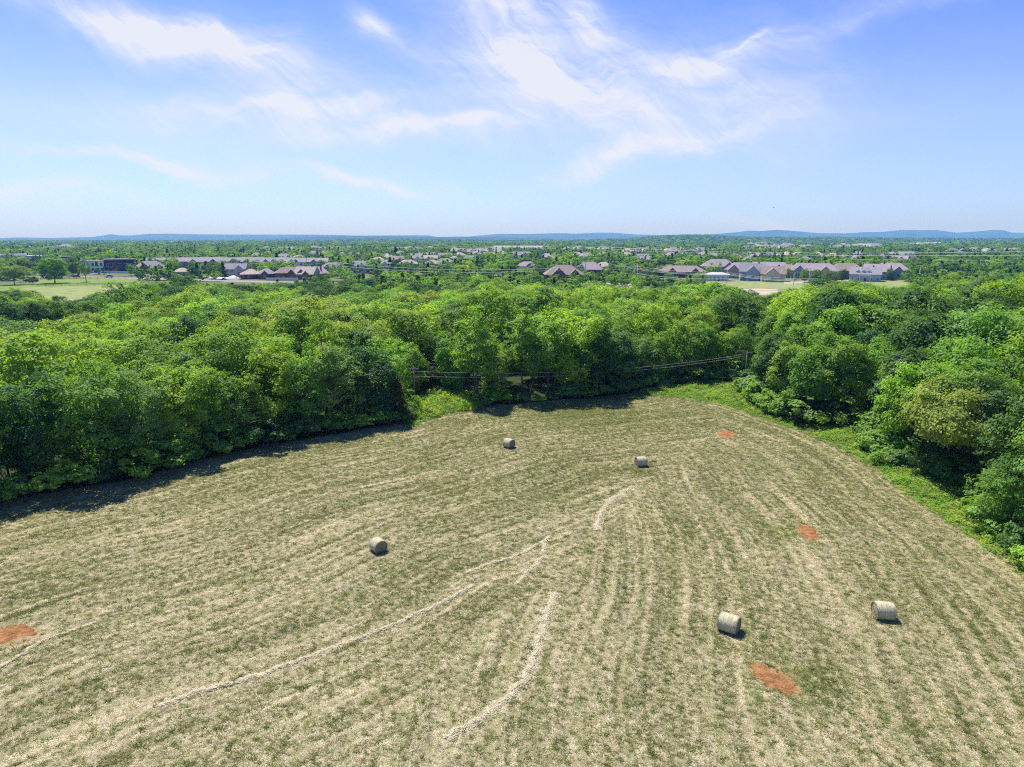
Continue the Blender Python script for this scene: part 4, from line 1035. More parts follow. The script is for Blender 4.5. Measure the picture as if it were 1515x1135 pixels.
# first row, left to right; depth comes from the pixel of the foot of the wall
place(house(15, 12, 3.4, 4.2, W['brick'], Q['mauve'], 1.0, [(-3.5, 6, 1.5)]), 177, 402, 'brick house with mauve hip roof just right of the dark blue flat-roofed building', 8, halfpx=15)
place(house(22, 13, 4.0, 5.2, W['brown'], Q['grey'], 1.0, [(-5, 8, 2), (5, 6, 1.2)], 6), 224, 404, 'wide grey-roofed house with big hipped roof behind the pasture road', 4, halfpx=26)
place(house(11, 9, 3.0, 2.8, W['cream'], Q['tan'], 1.0, [], 3, garage=True), 271, 408.5, 'small pale cream bungalow half behind street trees', 10, halfpx=10)
place(house(14, 10, 5.2, 4.0, W['grey'], Q['grey'], 0, [(3, 6, 1)], 4, 2), 351, 409.5, 'grey house with steep pale gable end above the construction yard', -14, halfpx=13)
place(house(13, 11, 3.0, 3.4, W['brick'], Q['tan'], 1.0, [], 4), 372, 412.5, 'brick bungalow with tan pyramid roof', 0, halfpx=13)
place(house(12, 10, 3.2, 3.6, W['brown'], Q['grey'], 1.0, [(-2, 5, 1)], 4), 395, 412.5, 'brown house with grey hip roof between the tan pyramid roof and the red brick one', 6, halfpx=11)
place(house(19, 10, 4.0, 3.8, W['brick'], Q['brown'], 1.0, [(0, 5.0, 1.5), (6.2, 5.4, 1.5)], 6, chimney=False), 430, 413, 'red brick house with twin front gables', 4, halfpx=19)
place(house(13, 12, 3.2, 5.0, W['brown'], Q['tan'], 0, [(2, 5, 1)], 3), 455, 413, 'tan steep-roofed house right of the twin-gabled brick house', -24, halfpx=9)
place(house(11, 12, 3.2, 4.6, W['brown'], Q['mauve'], 0, [], 3), 469, 412, 'narrow brown house with mauve roof, last before the wide grey roofs', -30, halfpx=8)
place(house(20, 12, 4.0, 4.4, W['grey'], Q['grey'], 1.0, [(-4, 7, 1.6), (5, 6, 1)], 5), 493, 405, 'wide grey house with two front gables behind the wood edge', 0, halfpx=18)
place(house(13, 11, 5.2, 4.2, W['white'], Q['grey'], 0, [(0, 6, 1)], 4, 2), 534, 404, 'white two-storey house with grey gable roof under the wires', 5, halfpx=14)
# houses in the middle distance
spec = [(560, 393, 15, 'tan', 'tan', 'tan roofed house left of the middle cluster'), (590, 391, 14, 'cream', 'brown', 'cream house with brown roof behind round trees'), (604, 399, 17, 'tan', 'tan', 'tan house with peaked roof lowest in the middle cluster'),
        (615, 389, 14, 'white', 'grey', 'white gabled house in the middle cluster'), (637, 389, 15, 'cream', 'tan', 'cream house with tan roof behind the tall wires'), (658, 396, 17, 'white', 'pale', 'white house with pale low roof under the wires'), (640, 399, 14, 'grey', 'tan', 'grey house with low tan roof beside the white one'),
        (697, 390, 13, 'grey', 'grey', 'grey roofed house alone among trees in the middle'), (573, 399, 13, 'white', 'pale', 'small white house at the crossing wires'), (780, 403, 17, 'brown', 'mauve', 'mauve roofed house hidden behind conifers'), (950, 391, 16, 'grey', 'grey', 'grey hip roof alone behind the double poles'),
        (1108, 392, 15, 'grey', 'grey', 'grey roof behind the right row, left of three round trees'), (1190, 392, 14, 'white', 'grey', 'white gabled house in the second right row'), (1330, 390, 17, 'blue', 'mauve', 'pale blue house with wide roof standing apart on the right'), (1352, 391, 10, 'brick', 'dark', 'small dark roofed house beside the pale blue one'),
        (1265, 389, 13, 'tan', 'mauve', 'mauve roof among trees above the right row'), (1222, 388, 13, 'tan', 'brown', 'brown roof second above the right row'), (672, 391, 13, 'tan', 'tan', 'tan roof right of the white gable')]
for i, (px, py, w, wl, rf, lab) in enumerate(spec):
    place(house(w, 11, 4.6, 3.8, W[wl], Q[rf], (1.0, 0, 1.0)[i % 3], [((-3, 3)[i % 2], 5.5, 1.2)], 4, 1 + i % 2, chimney=i % 2 == 0), px, py, lab, (8, -12, 20, -5)[i % 4], halfpx=int(w / 2 / dep(py) * F) + 2)
place(house(24, 15, 4.2, 5.8, W['brown'], Q['brown'], 1.0, [(-4, 9, 2.5), (6, 7, 1.5)], 6), 834, 416, 'large brown hip-roofed house behind a row of small cypresses', 6, halfpx=28, front=.6)
place(house(19, 13, 4.4, 5.4, W['brown'], Q['mauve'], .8, [], 5), 871, 408, 'dark mauve roof behind the tall pale pole', -8, halfpx=17, front=.7)
place(house(14, 11, 4.0, 3.8, W['tan'], Q['tan'], 1.0, [], 4), 893, 402, 'tan hipped house right of the tall pale pole', 5, halfpx=12, front=.7)
# right-hand row
place(house(32, 13, 4.0, 4.2, W['brown'], Q['brown'], 1.0, [(-6, 6, 1), (9, 6, 1)], 9, 1, False, name='townhouse_row'), 1008, 411, 'long brown roofed terrace behind the sagging wires', 0, 'terrace', halfpx=34)
place(house(24, 13, 6.2, 5.2, W['grey'], Q['mauve'], 1.0, [(7, 7, 1)], 6, 2), 1062, 407, 'tall mauve roofed block behind the white pavilion', 3, halfpx=30)
place(house(15, 9, 3.6, 1.6, W['white'], Q['white'], 1.0, [], 6, 1, False), 1060, 415, 'low white and blue pavilion in front of the mauve block', 0, 'pavilion', halfpx=20)
place(house(22, 13, 5.4, 4.8, W['tan'], Q['mauve'], .8, [(-5, 7, 1)], 5, 2), 1098, 411, 'broad tan house with mauve roof right of the white pavilion', -4, halfpx=22)
place(house(15, 11, 5.4, 5.2, W['blue'], Q['grey'], 0, [(0, 8, 2)], 4, 2), 1112, 414.5, 'pale blue house with a tall front gable', 4, halfpx=14)
place(house(27, 12, 5.2, 4.4, W['blue'], Q['mauve'], .5, [], 6, 2, False), 1136, 408, 'long bluish mauve roof behind the cream gable', -2, halfpx=26)
place(house(14, 12, 4.4, 4.8, W['cream'], Q['brown'], 0, [(-1, 9, 2.5)], 4, 1), 1142, 416, 'cream house with a broad gable towards the field', 8, halfpx=14)
place(house(17, 12, 4.6, 4.4, W['tan'], Q['brown'], 1.0, [], 4), 1164, 411, 'brown hipped house right of the cream gable', -8, halfpx=12)
place(house(18, 12, 5.4, 4.8, W['grey'], Q['mauve'], .6, [(-4, 7, 1.5)], 5, 2), 1190, 412, 'grey two-storey house behind two round street trees', 5, halfpx=15)
place(house(20, 12, 5.4, 4.8, W['tan'], Q['mauve'], .9, [(3, 6, 1.5)], 5, 2), 1215, 413, 'tan house with mauve roof behind the parked cars', -6, halfpx=16)
place(house(20, 12, 5.2, 5.0, W['grey'], Q['brown'], .8, [(5, 7, 1.5)], 5, 2), 1250, 412.5, 'grey house with brown roof left of the steel gantry', 8, halfpx=17)
place(house(17, 12, 4.2, 4.6, W['blue'], Q['grey'], 0, [], 5, 1, True, dormers=(-4, -1, 2)), 1279, 416, 'blue house with three white dormers behind the steel gantry', 2, halfpx=16)
place(house(15, 12, 5.0, 5.0, W['blue'], Q['mauve'], 0, [(0, 7, 2)], 4, 2), 1296, 413.5, 'pale blue house with mauve roof right of the dormers', -10, halfpx=12)
place(house(22, 13, 5.4, 5.0, W['grey'], Q['mauve'], .9, [(-5, 6, 1), (4, 6, 1)], 6, 2), 1316, 412.5, 'last grey house of the right row, wide mauve roof', 5, halfpx=18)
# terraces on the left
def terrace(n, wu, wall, roof, lab, px, py, rz, hp):
    root = empty('townhouse_row'); L = n * wu
    MB().box(-L / 2, L / 2, -6, 6, -.1, 6.0).build('wall', wall, root); hip_roof(L, 12, 6.003, 3.6, .5, .3).build('roof', roof, root)
    for i in range(n):
        x = -L / 2 + (i + .5) * wu
        if i % 2 == 0: gable_ext(root, x, wu * .8, 5.8, 2.6, 1.2, 5, wall, roof, -6)
        window(root, x, -6 - (1.2 if i % 2 == 0 else 0), 3.6, 1.6, 1.5); window(root, x - wu * .2, -6 - (1.2 if i % 2 == 0 else 0), .8, 1.2, 1.5)
    place(root, px, py, lab, rz, 'terrace', 'terraces of the suburb', hp); return root
terrace(8, 8, W['grey'], Q['mauve'], 'long mauve roofed terrace farthest left behind the wide grey-roofed house', 276, 397, 2, 40)
terrace(8, 8, W['tan'], Q['grey'], 'long grey roofed terrace in the middle of the left row', 338, 397, -1, 40)
terrace(5, 8, W['grey'], Q['grey'], 'terrace with grey roof above the red brick house', 393, 397.5, 3, 24)
terrace(4, 8, W['white'], Q['grey'], 'white fronted terrace with stepped grey roofs', 430, 398, -22, 20)
terrace(4, 8, W['grey'], Q['pale'], 'pale roofed terrace, right end of the left terraces', 463, 398, -22, 20)
# flat-roofed buildings on the far left
def flat_block():
    root = empty('office_building')
    MB().box(-26, -20, -8, 8, -.1, 11.5).build('tower', W['white'], root); MB().box(-21.4, -19.6, -8.3, -8.02, 1, 10.2).build('window_strip', GLASS, root)
    MB().box(-26.4, -19.6, -8.4, 8.4, 11.503, 12.4).build('tower_roof', Q['dark'], root)
    MB().box(-14, 1, -8, 8, -.1, 8.6).build('white_wing', W['white'], root); MB().box(-14.3, 1.3, -8.3, 8.3, 8.603, 9.2).build('wing_roof', Q['brown'], root)
    for i in range(5):
        for s in range(2): window(root, -12.4 + i * 2.9, -8, 1.2 + s * 3.8, 1.5, 2.2)
    MB().box(1.31, 22, -7, 8, -.1, 9.3).build('dark_wing', W['navy'], root); MB().box(1.32, 23.4, -8.6, 8.6, 9.303, 10.1).build('flat_roof', Q['brown'], root)
    for i in range(5): window(root, 4 + i * 3.9, -7, 4.4, 2.2, 2.2)
    return root
place(flat_block(), 152, 402.5, 'flat-roofed office building with white tower, white wing and dark blue wing', 3, 'office building', 'large buildings of the suburb', 38)
b = empty('warehouse'); MB().box(-30, 30, -12, 12, -.1, 7).build('wall', W['white'], b); MB().box(-30.5, 30.5, -12.5, 12.5, 7.003, 7.8).build('roof', Q['white'], b); MB().box(-20, 8, -8, 6, 7.803, 9.6).build('roof_plant', W['white'], b)
for i in range(8): window(b, -26 + i * 7.4, -12, 2, 3, 2)
place(b, 28, 389, 'long white flat-roofed warehouse behind the left park trees', 0, 'warehouse', 'large buildings of the suburb', 32)
b = empty('shopping_centre'); MB().box(-70, 70, -25, 25, -.1, 8).build('wall', W['tan'], b); hip_roof(140, 50, 8.003, 5, 1.5, 1.0).build('roof', Q['pale'], b); MB().box(-10, 12, -29, -25.02, -.1, 9).build('entrance', W['white'], b)
place(b, 768, 374, 'huge pale low-roofed hall rising above the far trees', 0, 'hall', 'large buildings of the suburb', 42, front=.7)
b = empty('warehouse'); MB().box(-16, 16, -12, 12, -.1, 9).build('wall', W['white'], b); MB().box(-16.5, 16.5, -12.5, 12.5, 9.003, 10).build('roof', Q['white'], b); MB().box(-4, 4, -12.1, -11.98, 0, 5).build('gate', W['grey'], b)
place(b, 890, 371, 'small bright white box-like warehouse far off left of the wooded ridge', 0, 'warehouse', 'large buildings of the suburb', 8, front=.5)
# far roofs: small copies, too distant to show windows
protos = [house(15, 11, 5, 4, W['grey'], Q['pale'], 1.0, simple=True, chimney=False), house(14, 11, 5, 4, W['tan'], Q['mauve'], 0, simple=True, chimney=False), house(16, 12, 5.4, 4.4, W['white'], Q['grey'], .8, simple=True, chimney=False),
          house(15, 11, 5, 4.2, W['cream'], Q['tan'], 1.0, simple=True, chimney=False)]
used = set()
rows_far = [(395, 520, 374, 375.5, 20, 'in the far cluster above the terraces'), (575, 640, 374, 376, 12, 'in the far cluster left of the pale hall'), (668, 742, 376, 380.5, 18, 'in the far cluster beside the pale hall'), (820, 915, 375, 376.5, 18, 'in the roof line right of the pale hall'),
            (925, 1055, 376, 380, 30, 'in the roof line under the wooded ridge'), (1100, 1200, 369.5, 375, 34, 'in the far estate beside the wooded ridge'), (1095, 1130, 365.5, 366.5, 8, 'at the very foot of the wooded ridge'), (1228, 1302, 367, 373, 26, 'in the far estate above the right row'), (1345, 1392, 364.5, 366.5, 14, 'in the far estate farthest right'), (1400, 1500, 378, 380, 6, 'scattered far right among the trees'), (40, 120, 371, 374, 6, 'scattered far left among the trees')]
for (x0, x1, y0, y1, n, lab) in rows_far:
    for i in range(n):
        px = x0 + (i + .5) * (x1 - x0) / n + rnd.uniform(-2, 2); py = rnd.uniform(y0, y1); k = rnd.randrange(4)
        o = protos[k] if k not in used else copy_tree(protos[k]); used.add(k)
        p = at(px, py); s = rnd.uniform(.95, 1.25) * (1.35 if py < 372 else 1.1)
        o.location = p; o.rotation_euler = (0, 0, rnd.uniform(-.6, .6) + (0 if rnd.random() < .6 else 1.57)); o.scale = (s,) * 3
        tag(o, 'tiny ' + ('pale', 'mauve', 'grey', 'tan')[k] + ' roofed house, ' + ordinal(i + 1) + ' from left ' + lab, 'house', 'far houses ' + lab)
    clear(x0 - 6, x1 + 6, dep(y1) * .84, dep(y0) * 1.02, .38)

# a looser second tier of houses half hidden among trees
tier = []
for k in range(4):
    wl, rf, hp = (('tan', 'mauve', 1.0), ('white', 'grey', 0), ('cream', 'tan', 1.0), ('grey', 'pale', .8))[k]
    tier.append((house(15, 11, 5.0, 4.0, W[wl], Q[rf], hp, [((-3, 3)[k % 2], 5.5, 1.2)], 4, 2, chimney=k % 2 == 0), wl, rf))
used2 = set(); n2 = 0
for i in range(46):
    px = 372 + (i + .5) * (1345 - 372) / 46 + rnd.uniform(-6, 6); py = rnd.uniform(381.5, 388.5); k = rnd.randrange(4)
    if 1150 < px < 1200 and py > 386: py = 383
    o = tier[k][0] if k not in used2 else copy_tree(tier[k][0]); used2.add(k); n2 += 1
    p = at(px, py); o.location = p; o.rotation_euler = (0, 0, rnd.uniform(-.7, .7)); s_ = rnd.uniform(.95, 1.15); o.scale = (s_,) * 3
    tag(o, f"{tier[k][1]} house with {tier[k][2]} roof, {ordinal(n2)} from left in the scattered middle tier", 'house', 'houses of the scattered middle tier')
    d_ = dep(py); clear(px - 10, px + 10, d_ - 12, d_ + 12); clear(px - 9, px + 9, d_ - 130, d_ - 12, .35)

# ------------------------------------------------------------------ trees of the suburb one can tell apart
parkg = 'trees of the park and streets beyond the woods'
def pt(proto, px, py, ht, wk, tone, lab, name='broadleaf_tree'): 
    p = at(px, py); add_tree(proto, p.x, p.y, ht, wk, tone, name, lab, 'tree', parkg)
pt(OAK[1], 81, 419, 15, 1.32, 'mid green', 'big round tree standing alone on the pasture')
pt(BROAD[4], 128, 417, 14.5, .72, 'grey-green', 'slender park tree with a bare leaning trunk and small crown')
pt(OAK[0], 22, 421.5, 11, 1.35, 'grey-green', 'wide pale dome-shaped tree at the left border of the pasture')
pt(EDGE[2], 6, 412, 12, 1.2, 'mid green', 'tree behind the wide pale dome at the left border')
pt(BROAD[1], 40, 410, 12.5, 1.3, 'dark green', 'dark tree between the pale dome and the big pasture tree')
pt(EDGE[3], 57, 403, 15, .9, 'dark green', 'tall narrow dark tree left behind the big pasture tree')
pt(BROAD[0], 108, 409, 13, 1.0, 'dark green', 'dark oval tree between the big pasture tree and the slender one')
pt(EDGE[1], 116, 408.5, 6, 1.0, 'grey-green', 'small round tree beside the dark oval park tree')
pt(BUSH[0], 48, 421, 5, 1.0, 'dusky brownish green', 'dusky shrub-like tree at the foot of the big pasture tree')
pt(EDGE[3], 190, 402.5, 7.5, .9, 'mid green', 'small round tree right of the mauve-roofed brick house')
pt(CEDAR[0], 204, 407.5, 6.5, .9, 'dark green', 'small dark conifer in front of the wide grey-roofed house')
pt(BROAD[2], 231, 407, 7, .9, 'grey-green', 'small street tree before the wide grey-roofed house')
pt(EDGE[0], 286, 410, 11.5, 1.0, 'mid green', 'round street tree right of the cream bungalow')
pt(BROAD[3], 312, 410, 10, .9, 'dusky brownish green', 'brownish tree left of the yellow-green street tree')
pt(EDGE[1], 332, 408.5, 10.5, 1.0, 'fresh yellow-green', 'yellow-green round street tree above the construction yard')
pt(EDGE[2], 262, 404, 8.5, 1.4, 'dark green', 'dark clump of street tree left of the cream bungalow')
pt(EDGE[1], 407, 404, 8.5, 1.1, 'fresh yellow-green', 'yellow-green tree above left of the red brick house')
pt(EDGE[1], 388, 401, 7.5, 1.5, 'fresh yellow-green', 'low yellow-green tree before the left terraces')
pt(EDGE[0], 515, 407, 9.5, .95, 'dark green', 'dark round tree between the wide grey house and the white one')
pt(BROAD[5], 511, 400, 11, .9, 'pale olive green', 'pale yellowish tree above the dark round one')
pt(EDGE[2], 542, 386.5, 9, 1.1, 'dark green', 'dark round tree in front of the middle cluster')
for i, (px, d, h, tn) in enumerate([(-14, 262, 7.6, 'mid green'), (4, 250, 7.4, 'dark green'), (20, 272, 6.8, 'mid green'), (36, 255, 6.6, 'dark green'), (52, 278, 6.0, 'grey-green'), (66, 250, 5.4, 'mid green'), (84, 262, 4.4, 'mid green'), (104, 250, 4.4, 'dark green'), (196, 262, 7.4, 'deep blue-green'), (178, 270, 6.6, 'dark green')]):
    q = at_d(px, d); add_tree(EDGE[i % 4], q.x, q.y, h, 1.15, tn, 'broadleaf_tree', f'{ordinal(i + 1)} tree from left along the near edge of the lawn', 'tree', parkg)
for i, (px, h) in enumerate([(815, 5), (820, 5.4), (827, 6.2), (833, 6.8), (839, 7.2), (847, 7.0)]): pt(CEDAR[i % 2], px, 417.5 - i * .25, h, .75, 'dark green', f'{ordinal(i + 1)} small cypress from left before the large brown house', 'cypress_tree')
for i, px in enumerate([823, 832, 840]): pt(BUSH[i % 2], px, 424 - i * .2, 4.4, 1.0, 'dark green', f'{ordinal(i + 1)} clipped round shrub from left below the small cypresses', 'bush')
pt(EDGE[2], 803, 407, 11, 1.0, 'mid green', 'round tree left of the large brown house')
pt(EDGE[3], 787, 412, 9.5, .9, 'dark green', 'dark tree between the mauve roof and the large brown house')
for i, (px, py, h, w, tn) in enumerate([(900, 412, 9, 1.1, 'mid green'), (912, 412, 9.5, 1.2, 'grey-green'), (925, 413, 10, 1.2, 'mid green'), (934, 414, 8.5, 1.1, 'grey-green')]): pt(EDGE[i % 4], px, py, h, w, tn, f'{ordinal(i + 1)} tree from left in the band before the double poles')
for i, (px, py, h, w, tn) in enumerate([(1161, 395, 9.5, 1.2, 'mid green'), (1175.5, 395, 9.5, 1.2, 'bright green'), (1188, 394.5, 8.5, 1.2, 'bright green')]): pt(EDGE[i % 4], px, py, h, w, tn, f'{ordinal(i + 1)} of three round trees behind the right row')
for i, (px, py, h, w, tn) in enumerate([(1124, 414, 5.6, 1.0, 'fresh yellow-green'), (1131, 414.5, 5, 1.0, 'dark green'), (1158, 416, 7, 1.0, 'mid green'), (1166, 414, 8.5, .9, 'fresh yellow-green'), (1190, 418, 9, .95, 'mid green'), (1206, 418.5, 8.4, 1.15, 'grey-green'), (1224, 417, 7.2, 1.1, 'grey-green'), (1236, 417, 7, 1.0, 'mid green'), (1247, 416.5, 8.2, .9, 'dark green'), (1315, 415, 8, .95, 'grey-green'), (1336, 412, 8.5, .9, 'mid green')]):
    pt(EDGE[i % 4], px, py, h, w, tn, f'{ordinal(i + 1)} street tree from left in front of the right row')
for i, (px, py) in enumerate([(1094, 410), (1102, 411)]): pt(EDGE[i], px, py, 5.5, 1.0, 'dark green', ('left', 'right')[i] + ' one of the two small trees before the broad tan house')

# ------------------------------------------------------------------ poles, wires, gantry, fence, cars, bird
CONC = flat_mat('pole_concrete', (.50, .49, .46), .15, .6, .85); STEEL = flat_mat('gantry_steel', (.62, .63, .64), .08, 1, .45); WIREM = flat_mat('wire_metal', (.62, .62, .60), .05, 1, .5); WIRED = flat_mat('wire_dark', (.20, .20, .19), .05, 1, .5)
INS = flat_mat('insulator', (.30, .26, .24), .1, 2, .3, .5)
def pole(px, py, h, lab, r=.16, mat=POLEWOOD, arms=(.95,), span=2.4, name='utility_pole', lean=0, transformer=False, rz=0):
    p = at(px, py); root = empty(name, p, -math.atan2(p.x, p.y) + R(rz)); tag(root, lab, 'utility pole' if name == 'utility_pole' else 'pole', 'poles of the power lines')
    MB().tube([(0, 0, -.3), (lean * .5, 0, h * .5), (lean, 0, h)], [r * 1.25, r, r * .75], 10).build('pole', mat, root, True)
    for a in arms:
        z = h * a; x = lean * a
        am = MB().box(x - span / 2, x + span / 2, -r - .12, -r, z - .07, z + .07).build('crossarm', mat, root)
        for s in (-.95, -.4, .4, .95): MB().tube([(x + s * span / 2, -r - .06, z + .071), (x + s * span / 2, -r - .06, z + .30)], [.06, .045], 6).build('insulator', INS, am)
    if transformer: MB().tube([(x + r + .32, 0, h * .70), (x + r + .32, 0, h * .70 + 1.0)], .27, 12).build('transformer', CONC, root, True)
    return root, p
def wire(a, b, sag, lab, r=.035, mat=WIREM, n=24):
    pts = []
    for i in range(n + 1):
        f = i / n; q = a.lerp(b, f); q.z -= sag * 4 * f * (1 - f); pts.append(q)
    o = Vector(a); ob = MB().tube([p - o for p in pts], r, 5).build('power_wire', mat, None, True); ob.location = o
    tag(ob, lab, 'wire', 'wires of the power lines'); return ob
_, p1 = pole(613.7, 606, 6.9, 'dark wooden utility pole standing in the weedy notch of the left woods', .13, POLEWOOD, (.93, .74), 1.7)
_, p2 = pole(1102, 571, 6.4, 'weathered wooden utility pole at the far end of the field against the right woods', .13, POLEWOOD, (.95,), 1.7)
MBg = MB().tube([(0, 0, 5.2), (-2.6, -1.0, .1)], .025, 5); g = MBg.build('guy_wire', WIRED); g.location = p1; tag(g, 'dark guy wire slanting down from the near utility pole', 'wire', 'wires of the power lines')
for k, (h1, h2, dy) in enumerate([(6.2, 6.0, -.6), (5.2, 5.4, .5)]):
    wire(Vector((p1.x, p1.y + dy, h1)), Vector((p2.x, p2.y + dy, h2)), 1.5, ('upper', 'lower')[k] + ' thin wire between the two wooden poles along the woods', .017, WIREM)
_, q1 = pole(865.5, 419, 12.6, 'tall pale pole in front of the dark mauve roof', .34, CONC, (.97,), 2.2)
_, q2 = pole(942.5, 421, 11.4, 'front one of the double poles at the end of the tree band', .34, CONC, (.96, .82, .66), 2.8)
_, q3 = pole(939.0, 420, 10.2, 'slimmer rear one of the double poles', .24, CONC, (), 2)
_, q4 = pole(1075, 419, 8.2, 'thin pole by the white pavilion under the sagging wires', .2, CONC, (.95,), 3)
pole(1197, 419.5, 9.0, 'pale pole between the two round street trees', .25, CONC, (.96,), 2)
pole(1173.5, 424, 7.6, 'thin pole on the mown strip left of the round street trees', .12, CONC, (.96,), 1.4)
pole(1359, 420, 9.8, 'pale pole right of the last house of the right row', .26, CONC, (.96,), 2.6)
_, q8 = pole(1462, 427, 8.4, 'wooden-armed pole rising from the trees on the far right', .24, CONC, (.97, .80), 4.2)
pole(1306, 397, 12.0, 'distant pole behind the right row', .22, CONC, (.96,), 3)
pole(248, 409, 9.5, 'thin pole left of the cream bungalow', .18, CONC, (.96,), 2)
pole(298, 413, 9.0, 'left one of two poles at the construction yard', .2, CONC, (.96,), 2.4)
pole(349, 412, 9.0, 'right one of two poles at the construction yard', .18, CONC, (.96,), 2)
pole(162, 408, 8.6, 'thin dark pole in front of the mauve-roofed brick house', .14, POLEWOOD, (.96,), 1.6)
pole(1143, 385, 14, 'very distant pole on the edge of the far estate', .25, CONC, (.96,), 4)
def pt3(px, py, d):     # the point on this sight line at depth d
    u, v = (px - CX) / F, (py - CY) / F; return Vector((u * d, d * (CP - v * SP), H - d * (SP + v * CP)))
# roadside line on the left, to the double poles and on to the right
for k, (ya, yb, yc) in enumerate([(389.0, 396.5, 394.0), (393.6, 399.5, 397.5)]):
    wire(pt3(500, ya, 400), pt3(865.5, yb - 2.2, 398), 3.0, ('upper', 'lower')[k] + ' long wire from the left to the tall pale pole', .11, WIREM)
    wire(pt3(865.5, yb - 2.2, 398), pt3(942.5, yc, 388), .4, ('upper', 'lower')[k] + ' short wire between the tall pale pole and the double poles', .07, WIREM)
for k, (ya, yb, yc) in enumerate([(394.0, 403.0, 412.5), (397, 404.6, 415), (399, 406, 417), (405, 412.6, 424), (408, 414, 427)]):
    wire(pt3(943, ya, 386), pt3(1075, yb, 330), 1.0, ordinal(k + 1) + ' wire from the top sagging from the double poles to the thin pole', .085 if k in (2, 3) else .05, WIREM)
    wire(pt3(1075, yb, 330), pt3(1215, yc, 262), .9, ordinal(k + 1) + ' wire from the top running from the thin pole into the right woods', .075 if k in (2, 3) else .045, WIREM)
# high line crossing over the right half
for k, (pa, ya, pb, yb, sg) in enumerate([(900, 365.5, 1720, 368, 5.0), (905, 369, 1720, 375.5, 4.0), (910, 374.5, 1720, 384.5, 3.2)]):
    wire(pt3(pa, ya, 900), pt3(pb, yb, 420), sg, ('top', 'middle', 'bottom')[k] + ' one of three long wires crossing above the right-hand suburb', .13, WIREM, 40)
# steel gantry
p = at(1279, 418); root = empty('steel_gantry', p, -math.atan2(p.x, p.y)); tag(root, 'white steel gantry of two posts and a crossbeam before the dormered house', 'gantry')
for s in (-1, 1): MB().tube([(s * 2.9, 0, -.1), (s * 2.9, 0, 8.6)], .16, 8).build('post', STEEL, root, True)
MB().box(-2.74, 2.74, -.12, .12, 3.9, 4.2).build('crossbeam', STEEL, root); MB().box(-2.74, 2.74, -.09, .09, 8.1, 8.3).build('top_beam', STEEL, root)
# pasture fences
for n, (a, b, lab) in enumerate([((55, 424), (200, 421.5), 'rail fence across the pasture below the big round tree'), ((60, 414.2), (205, 411.6), 'rail fence along the road behind the pasture')]):
    A, B = at(*a), at(*b); L = (B - A).length; root = empty('rail_fence', A, math.atan2(B.y - A.y, B.x - A.x)); tag(root, lab, 'fence', 'fences of the pasture')
    for z in (.5, 1.0, 1.35): MB().box(0, L, -.03, .03, z - .07, z + .07).build('rail', POLEWOOD, root)
    for i in range(int(L / 4) + 1): MB().box(i * 4 - .08, i * 4 + .08, -.15, -.032, -.2, 1.5).build('post', POLEWOOD, root)
for n, (a, b, lab) in enumerate([((122, 403.5), (205, 405), 'pale garden wall below the mauve-roofed brick house'), ((394, 415), (441, 415.2), 'white garden wall below the red brick house')]):
    A, B = at(*a), at(*b); L = (B - A).length; root = empty('garden_wall', A, math.atan2(B.y - A.y, B.x - A.x)); tag(root, lab, 'wall', 'garden walls of the suburb')
    MB().box(0, L, -.12, .12, -.1, 1.6).build('wall_panel', WMT['white'], root); MB().box(-.05, L + .05, -.18, .18, 1.603, 1.72).build('coping', CONC, root)
TYRE = flat_mat('tyre', (.02, .02, .02), .1, 1, .9)
def car(px, py, col, lab, rz=0, van=False):
    p = at(px, py); root = empty('parked_car', (p.x, p.y, .03), -math.atan2(p.x, p.y) + R(rz)); tag(root, lab, 'car', 'cars beyond the woods')
    m, t, o = new_mat('car_paint'); principled(t, o, C4(col), .3, None, .5)
    prof = [(-2.2, .35), (-2.25, .75), (-2.0, .95), (-1.0, 1.0), (-.45, 1.45), (1.2, 1.5), (1.9, 1.05), (2.2, .95), (2.25, .4)] if not van else [(-2.4, .35), (-2.45, .9), (-1.7, 1.2), (-1.2, 1.9), (2.3, 1.95), (2.4, 1.0), (2.4, .4)]
    n = len(prof); V = [(x, -.85, z) for x, z in prof] + [(x, .85, z) for x, z in prof]
    mb = MB(); mb.add(V, [tuple(range(n)), tuple(range(2 * n - 1, n - 1, -1))] + [(i, i + n, (i + 1) % n + n, (i + 1) % n) for i in range(n)]); mb.build('body', m, root)
    for s in (-1, 1): MB().box(-.6 if not van else -1.2, 1.3, s * .86 - .01, s * .86 + .01, 1.02 if not van else 1.25, 1.38 if not van else 1.75).build('side_window', GLASS, root)
    for x in (-1.4, 1.4):
        for s in (-1, 1): MB().tube([(x, s * .66, .33), (x, s * .88, .33)], .33, 14).build('wheel', TYRE, root, True)
car(113.5, 410.4, (.02, .02, .025), 'black car on the road between the big pasture tree and the slender one', 0)
car(161.5, 410.8, (.45, .45, .47), 'silver van parked by the road right of the slender park tree', 5, True)
car(234, 411.5, (.02, .025, .03), 'dark car on the road below the wide grey-roofed house', 0)
car(1201, 417.6, (.35, .34, .34), 'grey car parked between the round street trees', 3)
car(1213, 417.8, (.12, .12, .13), 'dark grey car parked right of the round street trees', -4)
car(1218, 417.2, (.55, .55, .56), 'white car parked farthest right by the right row', 2)
car(1112, 411.8, (.6, .6, .6), 'white van beside the pale blue gabled house', 2, True)
